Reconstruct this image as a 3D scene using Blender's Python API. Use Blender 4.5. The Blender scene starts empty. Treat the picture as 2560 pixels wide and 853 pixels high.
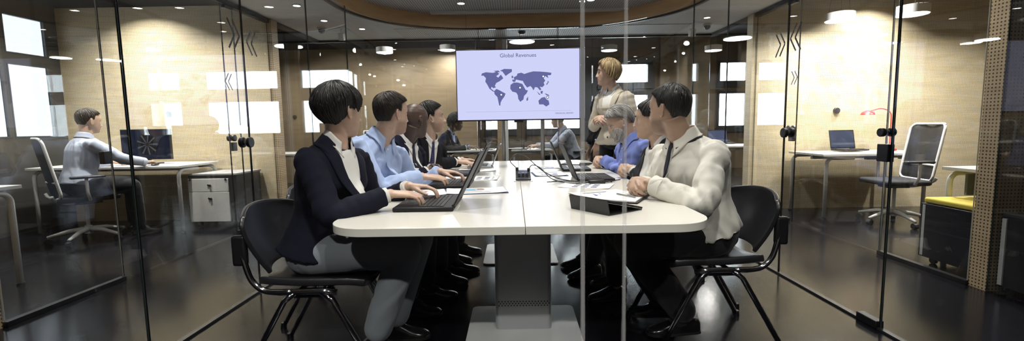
import bpy, bmesh, math, random
import numpy as np
from mathutils import Vector, Matrix, noise
from mathutils.bvhtree import BVHTree
random.seed(7)
S = bpy.context.scene
COL = S.collection
PI = math.pi
def R(d): return math.radians(d)

# ------------------------------------------------------------------ camera
F_PX = 1138.0
cam_d = bpy.data.cameras.new('camera')
cam = bpy.data.objects.new('camera', cam_d); COL.objects.link(cam)
cam_d.sensor_fit = 'HORIZONTAL'; cam_d.sensor_width = 36.0
cam_d.lens = 36.0 * F_PX / 2560.0
cam_d.clip_start = 0.05; cam_d.clip_end = 200
_p = math.atan(112 / F_PX); _a = .0165; _yw = -7 / F_PX
def _rz(v): return Vector((v[0]*math.cos(_yw)+v[1]*math.sin(_yw), -v[0]*math.sin(_yw)+v[1]*math.cos(_yw), v[2]))
_r0 = Vector((1,0,0)); _f = Vector((0, math.cos(_p), -math.sin(_p))); _u0 = Vector((0, math.sin(_p), math.cos(_p)))
_r = _rz(_r0*math.cos(_a) - _u0*math.sin(_a)); _u = _rz(_u0*math.cos(_a) + _r0*math.sin(_a)); _fw = _rz(_f)
_m = Matrix((( _r.x, _u.x, -_fw.x, 0), (_r.y, _u.y, -_fw.y, 0), (_r.z, _u.z, -_fw.z, 1.1), (0,0,0,1)))
cam.matrix_world = _m
S.camera = cam

# ------------------------------------------------------------------ view, world
S.view_settings.view_transform = 'Standard'; S.view_settings.look = 'None'
S.view_settings.gamma = 1.0; S.view_settings.use_curve_mapping = False
S.view_settings.exposure = EXPO = 0.0
S.cycles.max_bounces = 8; S.cycles.diffuse_bounces = 3; S.cycles.glossy_bounces = 4
S.cycles.transparent_max_bounces = 24; S.cycles.transmission_bounces = 4
S.cycles.sample_clamp_indirect = 4.0; S.cycles.caustics_reflective = False; S.cycles.caustics_refractive = False
W = bpy.data.worlds.new('daylight'); S.world = W; W.use_nodes = True
W.node_tree.nodes['Background'].inputs[0].default_value = (.93, .965, 1, 1)
W.node_tree.nodes['Background'].inputs[1].default_value = 13.0

LAMPS = []   # (kind, location, size, watts) filled below, switched on where the lamp is built
P_DOWN = 9.8; P_PEND = 26.0; WARM = (1, .955, .89)

# ------------------------------------------------------------------ materials
MATS = {}
def nt_new(name):
    m = bpy.data.materials.new(name); m.use_nodes = True
    nt = m.node_tree; b = nt.nodes['Principled BSDF']
    return m, nt, b
def mat(name, col, rough=.5, metal=0., var=0., vscale=8., bump=0., bscale=60., bdist=.002, coat=0., stretch=(1,1,1), sheen=0., spec=.5, emit=None, es=0.):
    if name in MATS: return MATS[name]
    m, nt, b = nt_new(name); N = nt.nodes; L = nt.links
    b.inputs['Roughness'].default_value = rough; b.inputs['Metallic'].default_value = metal
    b.inputs['Coat Weight'].default_value = coat; b.inputs['Sheen Weight'].default_value = sheen
    b.inputs['Specular IOR Level'].default_value = spec
    if emit: b.inputs['Emission Color'].default_value = (*emit, 1); b.inputs['Emission Strength'].default_value = es
    tc = N.new('ShaderNodeTexCoord'); mp = N.new('ShaderNodeMapping'); mp.inputs['Scale'].default_value = stretch
    L.new(tc.outputs['Object'], mp.inputs[0])
    n = N.new('ShaderNodeTexNoise'); n.inputs['Scale'].default_value = vscale; n.inputs['Detail'].default_value = 5
    L.new(mp.outputs[0], n.inputs['Vector'])
    r = N.new('ShaderNodeValToRGB')
    c0 = [max(0, c*(1-var)) for c in col]; c1 = [min(1, c*(1+var)) for c in col]
    r.color_ramp.elements[0].position = .3; r.color_ramp.elements[1].position = .7
    r.color_ramp.elements[0].color = (*c0, 1); r.color_ramp.elements[1].color = (*c1, 1)
    L.new(n.outputs['Fac'], r.inputs[0]); L.new(r.outputs[0], b.inputs['Base Color'])
    if bump > 0:
        n2 = N.new('ShaderNodeTexNoise'); n2.inputs['Scale'].default_value = bscale; n2.inputs['Detail'].default_value = 4
        L.new(mp.outputs[0], n2.inputs['Vector'])
        bp = N.new('ShaderNodeBump'); bp.inputs['Strength'].default_value = bump; bp.inputs['Distance'].default_value = bdist
        L.new(n2.outputs['Fac'], bp.inputs['Height']); L.new(bp.outputs[0], b.inputs['Normal'])
    MATS[name] = m
    return m
def cloth(name, col, rough=.85, fold=.6, fscale=5., fdist=.02, sheen=.15, var=.06, weave=0., stripe=None, dots=None):
    """woven cloth: soft folds from a stretched noise, a fine weave on top"""
    if name in MATS: return MATS[name]
    m, nt, b = nt_new(name); N = nt.nodes; L = nt.links
    b.inputs['Roughness'].default_value = rough; b.inputs['Sheen Weight'].default_value = sheen
    b.inputs['Specular IOR Level'].default_value = .25
    tc = N.new('ShaderNodeTexCoord')
    n = N.new('ShaderNodeTexNoise'); n.inputs['Scale'].default_value = 300; L.new(tc.outputs['Object'], n.inputs['Vector'])
    mix = N.new('ShaderNodeMixRGB'); mix.inputs[1].default_value = (*[c*(1-var) for c in col], 1); mix.inputs[2].default_value = (*[min(1, c*(1+var)) for c in col], 1)
    L.new(n.outputs['Fac'], mix.inputs[0]); outc = mix.outputs[0]
    if dots:
        v = N.new('ShaderNodeTexVoronoi'); v.inputs['Scale'].default_value = dots[0]; v.inputs['Randomness'].default_value = 0
        L.new(tc.outputs['Object'], v.inputs['Vector'])
        lt = N.new('ShaderNodeMath'); lt.operation = 'LESS_THAN'; lt.inputs[1].default_value = dots[1]; L.new(v.outputs['Distance'], lt.inputs[0])
        m2 = N.new('ShaderNodeMixRGB'); m2.inputs[2].default_value = (*dots[2], 1); L.new(lt.outputs[0], m2.inputs[0]); L.new(outc, m2.inputs[1]); outc = m2.outputs[0]
    L.new(outc, b.inputs['Base Color'])
    mp = N.new('ShaderNodeMapping'); mp.inputs['Rotation'].default_value = (.5, .4, .6); mp.inputs['Scale'].default_value = (.8, 2.8, .8)
    L.new(tc.outputs['Object'], mp.inputs[0])
    f = N.new('ShaderNodeTexNoise'); f.inputs['Scale'].default_value = fscale; f.inputs['Detail'].default_value = 3; f.inputs['Distortion'].default_value = .8
    L.new(mp.outputs[0], f.inputs['Vector'])
    # ridges
    s = N.new('ShaderNodeMath'); s.operation = 'SUBTRACT'; s.inputs[1].default_value = .5; L.new(f.outputs['Fac'], s.inputs[0])
    a = N.new('ShaderNodeMath'); a.operation = 'ABSOLUTE'; L.new(s.outputs[0], a.inputs[0])
    w = N.new('ShaderNodeMath'); w.operation = 'POWER'; w.inputs[1].default_value = 1.6; L.new(a.outputs[0], w.inputs[0])
    bp = N.new('ShaderNodeBump'); bp.inputs['Strength'].default_value = fold; bp.inputs['Distance'].default_value = fdist
    L.new(w.outputs[0], bp.inputs['Height'])
    b2 = N.new('ShaderNodeBump'); b2.inputs['Strength'].default_value = .15; b2.inputs['Distance'].default_value = .001
    L.new(n.outputs['Fac'], b2.inputs['Height']); L.new(bp.outputs[0], b2.inputs['Normal']); L.new(b2.outputs[0], b.inputs['Normal'])
    MATS[name] = m
    return m
def emis(name, col, s):
    if name in MATS: return MATS[name]
    m = bpy.data.materials.new(name); m.use_nodes = True; nt = m.node_tree
    for n in list(nt.nodes): nt.nodes.remove(n)
    o = nt.nodes.new('ShaderNodeOutputMaterial'); e = nt.nodes.new('ShaderNodeEmission')
    e.inputs[0].default_value = (*col, 1); e.inputs[1].default_value = s
    nt.links.new(e.outputs[0], o.inputs[0]); MATS[name] = m
    return m
def glass(name, tint=(.93,.95,.95), ior=1.5, rough=.0, gain=1.0):
    m = bpy.data.materials.new(name); m.use_nodes = True; nt = m.node_tree; N = nt.nodes; L = nt.links
    for n in list(N): N.remove(n)
    o = N.new('ShaderNodeOutputMaterial'); mx = N.new('ShaderNodeMixShader'); t = N.new('ShaderNodeBsdfTransparent'); g = N.new('ShaderNodeBsdfGlossy')
    fr = N.new('ShaderNodeFresnel'); fr.inputs['IOR'].default_value = ior
    g.inputs['Roughness'].default_value = rough; g.inputs['Color'].default_value = (1,1,1,1); t.inputs[0].default_value = (*tint, 1)
    # the same reflectance from either side of the face
    geo = N.new('ShaderNodeNewGeometry'); iv = N.new('ShaderNodeMixRGB')
    rev = N.new('ShaderNodeVectorMath'); rev.operation = 'SCALE'; rev.inputs['Scale'].default_value = -1.0
    fr2 = N.new('ShaderNodeFresnel'); fr2.inputs['IOR'].default_value = 1/ior
    mf = N.new('ShaderNodeMath'); mf.operation = 'MULTIPLY'; mf.inputs[1].default_value = gain
    # Fresnel node inverts the index itself on back faces, so give it 1/ior there
    sel = N.new('ShaderNodeMix'); sel.data_type = 'FLOAT'
    L.new(geo.outputs['Backfacing'], sel.inputs[0]); L.new(fr.outputs[0], sel.inputs[2]); L.new(fr2.outputs[0], sel.inputs[3])
    L.new(sel.outputs[0], mf.inputs[0]); L.new(mf.outputs[0], mx.inputs[0]); L.new(t.outputs[0], mx.inputs[1]); L.new(g.outputs[0], mx.inputs[2])
    L.new(mx.outputs[0], o.inputs[0])
    for x in (iv, rev): N.remove(x)
    MATS[name] = m
    return m
def wood(name, c0, c1, holes=None, hr=.22, rough=.5, bands=False, vertical=False, hole_col=(.03,.02,.012), var=1.0):
    """plywood facing; holes = spacing of the drilled acoustic holes in metres"""
    if name in MATS: return MATS[name]
    m, nt, b = nt_new(name); N = nt.nodes; L = nt.links
    b.inputs['Roughness'].default_value = rough
    geo = N.new('ShaderNodeNewGeometry'); sp = N.new('ShaderNodeSeparateXYZ'); L.new(geo.outputs['Position'], sp.inputs[0])
    h = N.new('ShaderNodeMath'); h.operation = 'ADD'; L.new(sp.outputs[0], h.inputs[0]); L.new(sp.outputs[1], h.inputs[1])
    cb = N.new('ShaderNodeCombineXYZ'); L.new(h.outputs[0], cb.inputs[0]); L.new(sp.outputs[2], cb.inputs[2])
    mp = N.new('ShaderNodeMapping'); mp.inputs['Scale'].default_value = (9, 1, 1.2) if vertical else (1.2, 1, 9)
    L.new(cb.outputs[0], mp.inputs[0])
    n = N.new('ShaderNodeTexNoise'); n.inputs['Scale'].default_value = 1.6; n.inputs['Detail'].default_value = 6; n.inputs['Distortion'].default_value = .6
    L.new(mp.outputs[0], n.inputs['Vector'])
    r = N.new('ShaderNodeValToRGB'); r.color_ramp.elements[0].position = .25; r.color_ramp.elements[1].position = .75
    r.color_ramp.elements[0].color = (*c0, 1); r.color_ramp.elements[1].color = (*c1, 1); L.new(n.outputs['Fac'], r.inputs[0])
    out = r.outputs[0]
    def math_(op, a, v=None, bb=None):
        q = N.new('ShaderNodeMath'); q.operation = op; L.new(a, q.inputs[0])
        if v is not None: q.inputs[1].default_value = v
        if bb is not None: L.new(bb, q.inputs[1])
        return q.outputs[0]
    if bands:   # optional paler band painted for the screen's reflection, shoulder to head height
        g1 = math_('GREATER_THAN', sp.outputs[2], 1.13); g2 = math_('LESS_THAN', sp.outputs[2], 1.95); g = math_('MULTIPLY', g1, bb=g2)
        mk = N.new('ShaderNodeMixRGB'); mk.blend_type = 'MIX'; mk.inputs[2].default_value = (min(1,c1[0]*1.08), min(1,c1[1]*1.12), min(1,c1[2]*1.3), 1)
        gg = math_('MULTIPLY', g, .55); L.new(gg, mk.inputs[0]); L.new(out, mk.inputs[1]); out = mk.outputs[0]
    if holes:
        def cell(o):
            a = math_('DIVIDE', o, holes); a = math_('FRACT', math_('ADD', a, 500.0)); a = math_('SUBTRACT', a, .5); return math_('MULTIPLY', a, bb=a)
        d = math_('SQRT', math_('ADD', cell(h.outputs[0]), bb=cell(sp.outputs[2])))
        k = math_('LESS_THAN', d, hr)
        mh = N.new('ShaderNodeMixRGB'); mh.inputs[2].default_value = (*hole_col, 1); L.new(k, mh.inputs[0]); L.new(out, mh.inputs[1]); out = mh.outputs[0]
    L.new(out, b.inputs['Base Color']); MATS[name] = m
    return m
def ribbed(name, col, pitch=.03, ax=0, depth=.5):
    """metal ceiling with fine parallel slots"""
    if name in MATS: return MATS[name]
    m, nt, b = nt_new(name); N = nt.nodes; L = nt.links
    b.inputs['Roughness'].default_value = .6
    geo = N.new('ShaderNodeNewGeometry'); sp = N.new('ShaderNodeSeparateXYZ'); L.new(geo.outputs['Position'], sp.inputs[0])
    q = N.new('ShaderNodeMath'); q.operation = 'DIVIDE'; q.inputs[1].default_value = pitch; L.new(sp.outputs[ax], q.inputs[0])
    f = N.new('ShaderNodeMath'); f.operation = 'FRACT'; L.new(q.outputs[0], f.inputs[0])
    l = N.new('ShaderNodeMath'); l.operation = 'LESS_THAN'; l.inputs[1].default_value = .4; L.new(f.outputs[0], l.inputs[0])
    mh = N.new('ShaderNodeMixRGB'); mh.inputs[1].default_value = (*col, 1); mh.inputs[2].default_value = (*[c*depth for c in col], 1)
    L.new(l.outputs[0], mh.inputs[0]); L.new(mh.outputs[0], b.inputs['Base Color']); MATS[name] = m
    return m

# ------------------------------------------------------------------ mesh helpers
class MB:
    def __init__(s): s.v = []; s.f = []; s.mi = []; s.cur = 0
    def add(s, vs, fs):
        o = len(s.v); s.v += [tuple(v) for v in vs]; s.f += [tuple(i+o for i in f) for f in fs]; s.mi += [s.cur]*len(fs); return s
    def box(s, x0, x1, y0, y1, z0, z1, M=None):
        vs = [(x,y,z) for z in (z0,z1) for y in (y0,y1) for x in (x0,x1)]
        if M is not None: vs = [tuple(M @ Vector(v)) for v in vs]
        return s.add(vs, [(0,2,3,1),(4,5,7,6),(0,1,5,4),(2,6,7,3),(0,4,6,2),(1,3,7,5)])
    def prism(s, poly, a0, a1, fn):
        """poly in 2D, extruded a0..a1 along the third axis; fn(u,v,a)->xyz"""
        n = len(poly); vs = [fn(u,v,a0) for u,v in poly] + [fn(u,v,a1) for u,v in poly]
        fs = [tuple(range(n-1,-1,-1)), tuple(range(n,2*n))] + [(i,(i+1)%n,n+(i+1)%n,n+i) for i in range(n)]
        return s.add(vs, fs)
    def tube(s, pts, r, seg=12, cap=True, closed=False, squash=None):
        pts = [Vector(p) for p in pts]; n = len(pts); rr = r if hasattr(r, '__len__') else [r]*n
        rings = []; up = None
        for i, p in enumerate(pts):
            if closed: t = (pts[(i+1)%n]-pts[i-1]).normalized()
            elif i == 0: t = (pts[1]-pts[0]).normalized()
            elif i == n-1: t = (pts[-1]-pts[-2]).normalized()
            else: t = ((pts[i+1]-p).normalized()+(p-pts[i-1]).normalized()).normalized()
            if up is None:
                up = Vector((0,0,1)) if abs(t.z) < .9 else Vector((0,1,0))
            a = t.cross(up).normalized(); b = a.cross(t).normalized(); up = b
            sq = squash or (1, 1)
            rings.append([p + a*math.cos(2*PI*k/seg)*rr[i]*sq[0] + b*math.sin(2*PI*k/seg)*rr[i]*sq[1] for k in range(seg)])
        vs = [v for g in rings for v in g]; fs = []
        for i in range(n if closed else n-1):
            j = (i+1) % n
            for k in range(seg): fs.append((i*seg+k, i*seg+(k+1)%seg, j*seg+(k+1)%seg, j*seg+k))
        if cap and not closed: fs.append(tuple(range(seg-1,-1,-1))); fs.append(tuple(range((n-1)*seg, n*seg)))
        return s.add(vs, fs)
    def cyl(s, p0, p1, r0, r1=None, seg=24): return s.tube([p0, p1], [r0, r0 if r1 is None else r1], seg)
    def lathe(s, prof, c=(0,0,0), seg=32):
        n = len(prof); vs = []
        for r, z in prof:
            for k in range(seg): vs.append((c[0]+r*math.cos(2*PI*k/seg), c[1]+r*math.sin(2*PI*k/seg), c[2]+z))
        fs = [(i*seg+k, i*seg+(k+1)%seg, (i+1)*seg+(k+1)%seg, (i+1)*seg+k) for i in range(n-1) for k in range(seg)]
        fs += [tuple(range(seg-1,-1,-1)), tuple(range((n-1)*seg, n*seg))]
        return s.add(vs, fs)
    def sphere(s, c, r, seg=20, rings=12, M=None):
        r = r if hasattr(r, '__len__') else (r,r,r); vs = []; fs = []
        for i in range(rings+1):
            th = PI*i/rings
            for k in range(seg):
                v = Vector((r[0]*math.sin(th)*math.cos(2*PI*k/seg), r[1]*math.sin(th)*math.sin(2*PI*k/seg), r[2]*math.cos(th)))
                if M is not None: v = M @ v
                vs.append(v+Vector(c))
        for i in range(rings):
            for k in range(seg): fs.append((i*seg+k, (i+1)*seg+k, (i+1)*seg+(k+1)%seg, i*seg+(k+1)%seg))
        return s.add(vs, fs)
    def grid(s, P):
        h = len(P); w = len(P[0]); vs = [p for row in P for p in row]
        return s.add(vs, [(i*w+j, i*w+j+1, (i+1)*w+j+1, (i+1)*w+j) for i in range(h-1) for j in range(w-1)])
    def build(s, name, m, parent=None, bevel=0, seg=2, smooth=False, weld=False, solid=0, sub=0, fix=True):
        me = bpy.data.meshes.new(name); me.from_pydata([tuple(v) for v in s.v], [], s.f)
        ms = m if isinstance(m, (list, tuple)) else [m]
        for q in ms: me.materials.append(q)
        if len(ms) > 1:
            for p, i in zip(me.polygons, s.mi): p.material_index = i
        if weld or fix:
            bm = bmesh.new(); bm.from_mesh(me)
            if weld: bmesh.ops.remove_doubles(bm, verts=bm.verts, dist=1e-5)
            if fix: bmesh.ops.recalc_face_normals(bm, faces=bm.faces)
            bm.to_mesh(me); bm.free()
        o = bpy.data.objects.new(name, me); COL.objects.link(o)
        if parent is not None: o.parent = parent
        if solid:
            q = o.modifiers.new('solid', 'SOLIDIFY'); q.thickness = solid; q.offset = 0
        if bevel:
            q = o.modifiers.new('bevel', 'BEVEL'); q.width = bevel; q.segments = seg; q.limit_method = 'ANGLE'; q.angle_limit = R(35)
        if sub:
            q = o.modifiers.new('sub', 'SUBSURF'); q.levels = sub; q.render_levels = sub
        if smooth or bevel:
            for p in me.polygons: p.use_smooth = True
            if not smooth or smooth == 'auto':
                me.set_sharp_from_angle(angle=R(40))
        return o
def tag(o, label, cat, group=None, kind=None):
    o['label'] = label; o['category'] = cat
    if group: o['group'] = group
    if kind: o['kind'] = kind
    return o
def thing(name, label, cat, loc=(0,0,0), rz=0, group=None):
    o = bpy.data.objects.new(name, None); COL.objects.link(o); o.location = loc; o.rotation_euler = (0,0,rz); o.empty_display_size = .1
    return tag(o, label, cat, group)
def struct(o, label=None):
    o['kind'] = 'structure'
    if label: o['label'] = label
    return o
def copy_tree(o, parent=None):
    c = o.copy(); COL.objects.link(c)
    if parent is not None: c.parent = parent
    for ch in [x for x in COL.objects if x.parent == o]: copy_tree(ch, c)
    return c
def lamp_area(loc, size, watts, col=WARM, spread=PI, parent=None, rot=(0,0,0), shape='DISK', sy=None):
    d = bpy.data.lights.new('lamp_light', 'AREA'); d.shape = shape; d.size = size; d.energy = watts; d.color = col; d.spread = spread
    if sy: d.size_y = sy
    o = bpy.data.objects.new('lamp_light', d); COL.objects.link(o); o.location = loc; o.rotation_euler = rot
    if parent is not None: o.parent = parent
    return o
def bez(p0, p1, p2, p3, n=12):
    p0, p1, p2, p3 = map(Vector, (p0, p1, p2, p3))
    return [p0*(1-t)**3 + p1*3*t*(1-t)**2 + p2*3*t*t*(1-t) + p3*t**3 for t in [i/n for i in range(n+1)]]
def catmull(pts, n=6):
    P = [Vector(p) for p in pts]; P = [P[0]*2-P[1]] + P + [P[-1]*2-P[-2]]; out = []
    for i in range(1, len(P)-2):
        for k in range(n):
            t = k/n
            out.append(.5*((2*P[i]) + (P[i+1]-P[i-1])*t + (2*P[i-1]-5*P[i]+4*P[i+1]-P[i+2])*t*t + (3*P[i]-P[i-1]-3*P[i+1]+P[i+2])*t**3))
    out.append(P[-2]); return out
def rrect(x0, x1, y0, y1, r, n=8):
    out = []
    for cx, cy, a in ((x1-r,y1-r,0),(x0+r,y1-r,90),(x0+r,y0+r,180),(x1-r,y0+r,270)):
        for k in range(n+1):
            t = R(a+90*k/n); out.append((cx+r*math.cos(t), cy+r*math.sin(t)))
    return out
def text_obj(name, s, size, m, parent=None, loc=(0,0,0), rot=(PI/2,0,0), ext=.0004, align='CENTER'):
    c = bpy.data.curves.new(name, 'FONT'); c.body = s; c.size = size; c.extrude = ext; c.align_x = align; c.align_y = 'CENTER'
    c.materials.append(m); o = bpy.data.objects.new(name, c); COL.objects.link(o); o.location = loc; o.rotation_euler = rot
    if parent is not None: o.parent = parent
    dg = bpy.context.evaluated_depsgraph_get(); dg.update(); me = bpy.data.meshes.new_from_object(o.evaluated_get(dg)); me.name = name
    o2 = bpy.data.objects.new(name, me); COL.objects.link(o2); o2.parent = parent; o2.location = loc; o2.rotation_euler = rot
    bpy.data.objects.remove(o)
    return o2
# ================================================================== THE SETTING
M_floor = mat('polished_floor', (.0065,.0065,.009), .17, var=.4, spec=.30, vscale=1.3, bump=.25, bscale=3.0, bdist=.004)
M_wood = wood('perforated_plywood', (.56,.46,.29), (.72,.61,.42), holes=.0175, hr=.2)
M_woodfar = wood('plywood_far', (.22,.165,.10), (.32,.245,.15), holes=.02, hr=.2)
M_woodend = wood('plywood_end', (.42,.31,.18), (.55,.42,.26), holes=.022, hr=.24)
M_hoop = wood('hoop_wood', (.66,.42,.20), (.84,.58,.32), rough=.35)
M_black = mat('black_steel', (.008,.008,.010), .4)
M_dark = mat('dark_paint', (.012,.012,.014), .7)
M_grey = mat('grey_plaster', (.30,.30,.31), .8, var=.05)
M_frame = mat('window_frame_grey', (.05,.055,.065), .45)
M_steel = mat('brushed_steel', (.55,.55,.55), .28, metal=1, var=.08, stretch=(1,1,30))
M_chrome = mat('chrome', (.75,.75,.77), .08, metal=1)
M_white = mat('white_laminate', (.74,.73,.70), .35, var=.02)
M_whitem = mat('white_powder_coat', (.70,.70,.69), .4)
M_glass = glass('pane_glass', (.968,.974,.976), 1.52, gain=1.0)
M_wglass = glass('window_glass', (.95,.97,.97), 1.5); M_sglass = glass('daylight_dimming_glass', (.36,.37,.38), 1.5)  # dark tint added to the left panes to cut daylight into that office
M_edge = mat('glass_edge_green', (.05,.07,.065), .1, spec=.9); M_edgel = mat('glass_edge_pale', (.50,.53,.52), .15, spec=.9)
M_ceil = mat('corridor_ceiling_grey', (.80,.80,.81), .8, var=.05)
M_ribd = ribbed('slotted_ceiling_dark', (.80,.80,.84), .03, 0, .55)
M_ribl = ribbed('slotted_ceiling_light', (.82,.82,.84), .03, 0, .5)
M_spot = emis('downlight_glow', (1,.95,.86), 30)
M_pend = emis('pendant_diffuser', (1,.96,.9), 9)
ZC = 2.42
GL, GR = -1.76, 1.905           # meeting room glass
OL, OR = -2.93, 2.99            # office fronts
XW, XE = -5.46, 6.3             # building sides
YB = 11.0                       # far window wall

struct(MB().box(-7,7.4,-2.2,12.5,-.12,0).build('floor', M_floor))
# --- far wall with windows
win_rects = [(-.62,1.62),(2.06,3.24),(4.85,5.62)]
def wall_with_holes(fn, a0, a1, z0, z1, holes):
    """fn(a0,a1,z0,z1) -> box coords; holes in a,z"""
    m = MB(); az = sorted({a0, a1, *[h[0] for h in holes], *[h[1] for h in holes]}); zz = sorted({z0, z1, *[h[2] for h in holes], *[h[3] for h in holes]})
    for i in range(len(az)-1):
        for j in range(len(zz)-1):
            ca, cz = (az[i]+az[i+1])/2, (zz[j]+zz[j+1])/2
            if any(h[0] < ca < h[1] and h[2] < cz < h[3] for h in holes): continue
            m.box(*fn(az[i], az[i+1]), zz[j], zz[j+1])
    return m
holes = [(a, b, z0, z1) for a, b in win_rects for z0, z1 in ((.97,1.83),(2.03,2.55))]
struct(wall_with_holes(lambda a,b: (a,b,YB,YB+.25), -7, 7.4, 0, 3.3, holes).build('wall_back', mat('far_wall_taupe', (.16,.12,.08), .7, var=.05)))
wn = 0
for a, b, z0, z1 in holes:
    wn += 1; f = MB(); t = .05
    f.box(a,a+t,YB-.03,YB+.12,z0,z1).box(b-t,b,YB-.03,YB+.12,z0,z1).box(a+t,b-t,YB-.03,YB+.12,z0,z0+t).box(a+t,b-t,YB-.03,YB+.12,z1-t,z1)
    o = struct(f.build('window_%d' % wn, M_frame))
    MB().box(a+t,b-t,YB+.04,YB+.05,z0+t,z1-t).build('pane', M_wglass, o)
    MB().box(a-.06,b+.06,YB-.06,YB-.002,z0-.10,z0).build('sill', M_frame, o)
# dark surrounds between the window rows
struct(MB().box(1.56,3.34,YB-.012,YB-.001,1.82,2.04).box(1.60,2.08,YB-.011,YB-.0015,.8,2.66).box(3.24,3.36,YB-.010,YB-.001,.8,2.66).box(1.60,3.36,YB-.012,YB-.001,2.55,2.68).box(1.6,3.36,YB-.012,YB-.001,.7,.9).build('trim_9', M_frame))
# --- left building side with windows on X = XW
lh = [(y0, y1, z0, z1) for y0, y1 in ((2.6,3.85),(3.95,4.93),(4.97,5.42)) for z0, z1 in ((1.06,1.87),(1.98,2.40))]
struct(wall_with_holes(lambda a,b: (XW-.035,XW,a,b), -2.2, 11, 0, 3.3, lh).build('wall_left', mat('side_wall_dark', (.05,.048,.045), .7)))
for a, b, z0, z1 in lh:
    wn += 1; f = MB(); t = .012
    f.box(XW-.03,XW+.005,a,a+t,z0,z1).box(XW-.03,XW+.005,b-t,b,z0,z1).box(XW-.03,XW+.005,a+t,b-t,z0,z0+t).box(XW-.03,XW+.005,a+t,b-t,z1-t,z1)
    o = struct(f.build('window_%d' % wn, M_frame))
    MB().box(XW-.025,XW-.018,a+t,b-t,z0+t,z1-t).build('pane', M_sglass, o)
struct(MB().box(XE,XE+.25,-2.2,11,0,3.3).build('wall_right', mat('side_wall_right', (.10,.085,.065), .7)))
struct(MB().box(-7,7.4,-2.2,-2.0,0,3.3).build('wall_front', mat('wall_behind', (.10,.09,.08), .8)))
struct(MB().box(-7,7.4,-2.2,12.5,3.3,3.4).build('ceiling', M_dark))
# --- wood partitions between the offices
def part_wall(name, x0, x1, y0, y1, h, m): return struct(MB().box(x0,x1,y0,y1,0,h).build(name, m))
part_wall('wall_wood_left', XW+.002, OL-.02, 5.56, 5.70, 2.58, M_wood)
part_wall('wall_wood_right', OR+.02, XE-.002, 5.72, 5.86, 2.58, M_wood)
part_wall('wall_partition_right', OR+.0, XE-.002, 2.83, 2.94, 3.29, M_woodend)
part_wall('wall_partition_left', XW+.002, OL-.0, 2.36, 2.48, 3.29, M_woodend)
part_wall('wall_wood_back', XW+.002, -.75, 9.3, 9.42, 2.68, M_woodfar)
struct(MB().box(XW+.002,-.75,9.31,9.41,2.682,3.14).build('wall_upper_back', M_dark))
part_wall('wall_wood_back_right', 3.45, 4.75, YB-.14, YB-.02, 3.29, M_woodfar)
struct(MB().box(-.255,-.16,6.93,6.955,0,2.38).box(-.255,-.16,7.02,7.08,0,3.14).build('trim_10', M_woodend)); struct(MB().box(-.158,-.09,6.93,6.955,0,2.38).box(-.158,-.09,7.02,7.08,0,3.14).build('trim_11', M_whitem))
struct(MB().box(OL-.018,OL+.05,5.56,5.70,0,2.42).build('trim_12', M_woodend)); struct(MB().box(OR-.05,OR+.018,5.72,5.86,0,2.42).build('trim_13', M_wood))
# --- ceilings: the corridor soffit with the hoop cut out, the office lids
def path_hoop(off, n=20):
    x0, x1, y0, y1, r = -1.86-off, 2.05+off, -1.6, 6.24+off, 1.35+off
    P = [(x0, y0), (x0, y1-r)]
    P += [(x0+r-r*math.cos(R(90*k/n)), y1-r+r*math.sin(R(90*k/n))) for k in range(1, n+1)]
    P += [(x1-r+r*math.sin(R(90*k/n)), y1-r+r*math.cos(R(90*k/n))) for k in range(0, n+1)]
    P += [(x1, y0)]
    return P
hp = path_hoop(0); YC = 6.98
m = MB()
outer = [(OL, -1.6), (OL, YC)] ; 
left = hp[:22]; right = hp[22:]
def slab(m, poly, z0, z1): m.prism(poly, z0, z1, lambda u,v,a: (u,v,a))
for i in range(len(hp)-1):
    (xa,ya),(xb,yb) = hp[i], hp[i+1]
    if i == 0: slab(m, [(OL,-1.6),(xa,ya),(xb,yb),(OL,yb)], ZC, ZC+.04)
    elif i <= 20:
        slab(m, [(OL,ya),(xa,ya),(xb,yb),(OL,yb)], ZC, ZC+.04)
    elif i == 21: slab(m, [(OL,ya),(xa,ya),(xb,yb),(OR,yb),(OR,YC),(OL,YC)], ZC, ZC+.04)
    elif i < len(hp)-2: slab(m, [(xa,ya),(OR,ya),(OR,yb),(xb,yb)], ZC, ZC+.04)
    else: slab(m, [(xa,ya),(OR,ya),(OR,yb),(xb,yb)], ZC, ZC+.04)
struct(m.build('ceiling_corridor', M_ceil))
struct(MB().box(-1.6,2.4,6.262,YC-.002,ZC-.006,ZC-.001).build('ceiling_slotted_strip', M_ribl))
m = MB(); slab(m, [(x,y) for x,y in path_hoop(.02)], 2.57, 2.60); struct(m.build('ceiling_inner', M_ribd))
# the hoop: a plywood band bent round the room
def band(m, off0, off1, z0, z1):
    a, b = path_hoop(off0), path_hoop(off1); n = len(a)
    vs = [(x,y,z0) for x,y in a]+[(x,y,z0) for x,y in b]+[(x,y,z1) for x,y in b]+[(x,y,z1) for x,y in a]; fs = []
    for i in range(n-1):
        for k in range(4): p, q = k*n, ((k+1)%4)*n; fs.append((p+i, p+i+1, q+i+1, q+i))
    fs += [(0,n,2*n,3*n), (n-1,4*n-1,3*n-1,2*n-1)]
    m.add(vs, fs)
m = MB(); band(m, -.02, -.003, 2.405, 2.569); ho = struct(m.build('trim_1', M_hoop, smooth='auto'))
m = MB(); band(m, .0, .035, 2.385, 2.418); struct(m.build('trim_2', M_black, smooth='auto'))
for x in (-.62, 1.0): MB().box(x-.0015, x+.0015, 6.215, 6.2195, 2.405, 2.569).build('joint', M_black, ho)
for x in (-.66,-.58,.96,1.04): MB().cyl((x,6.219,2.47),(x,6.214,2.47),.006,seg=10).build('screw', M_steel, ho)
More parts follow.
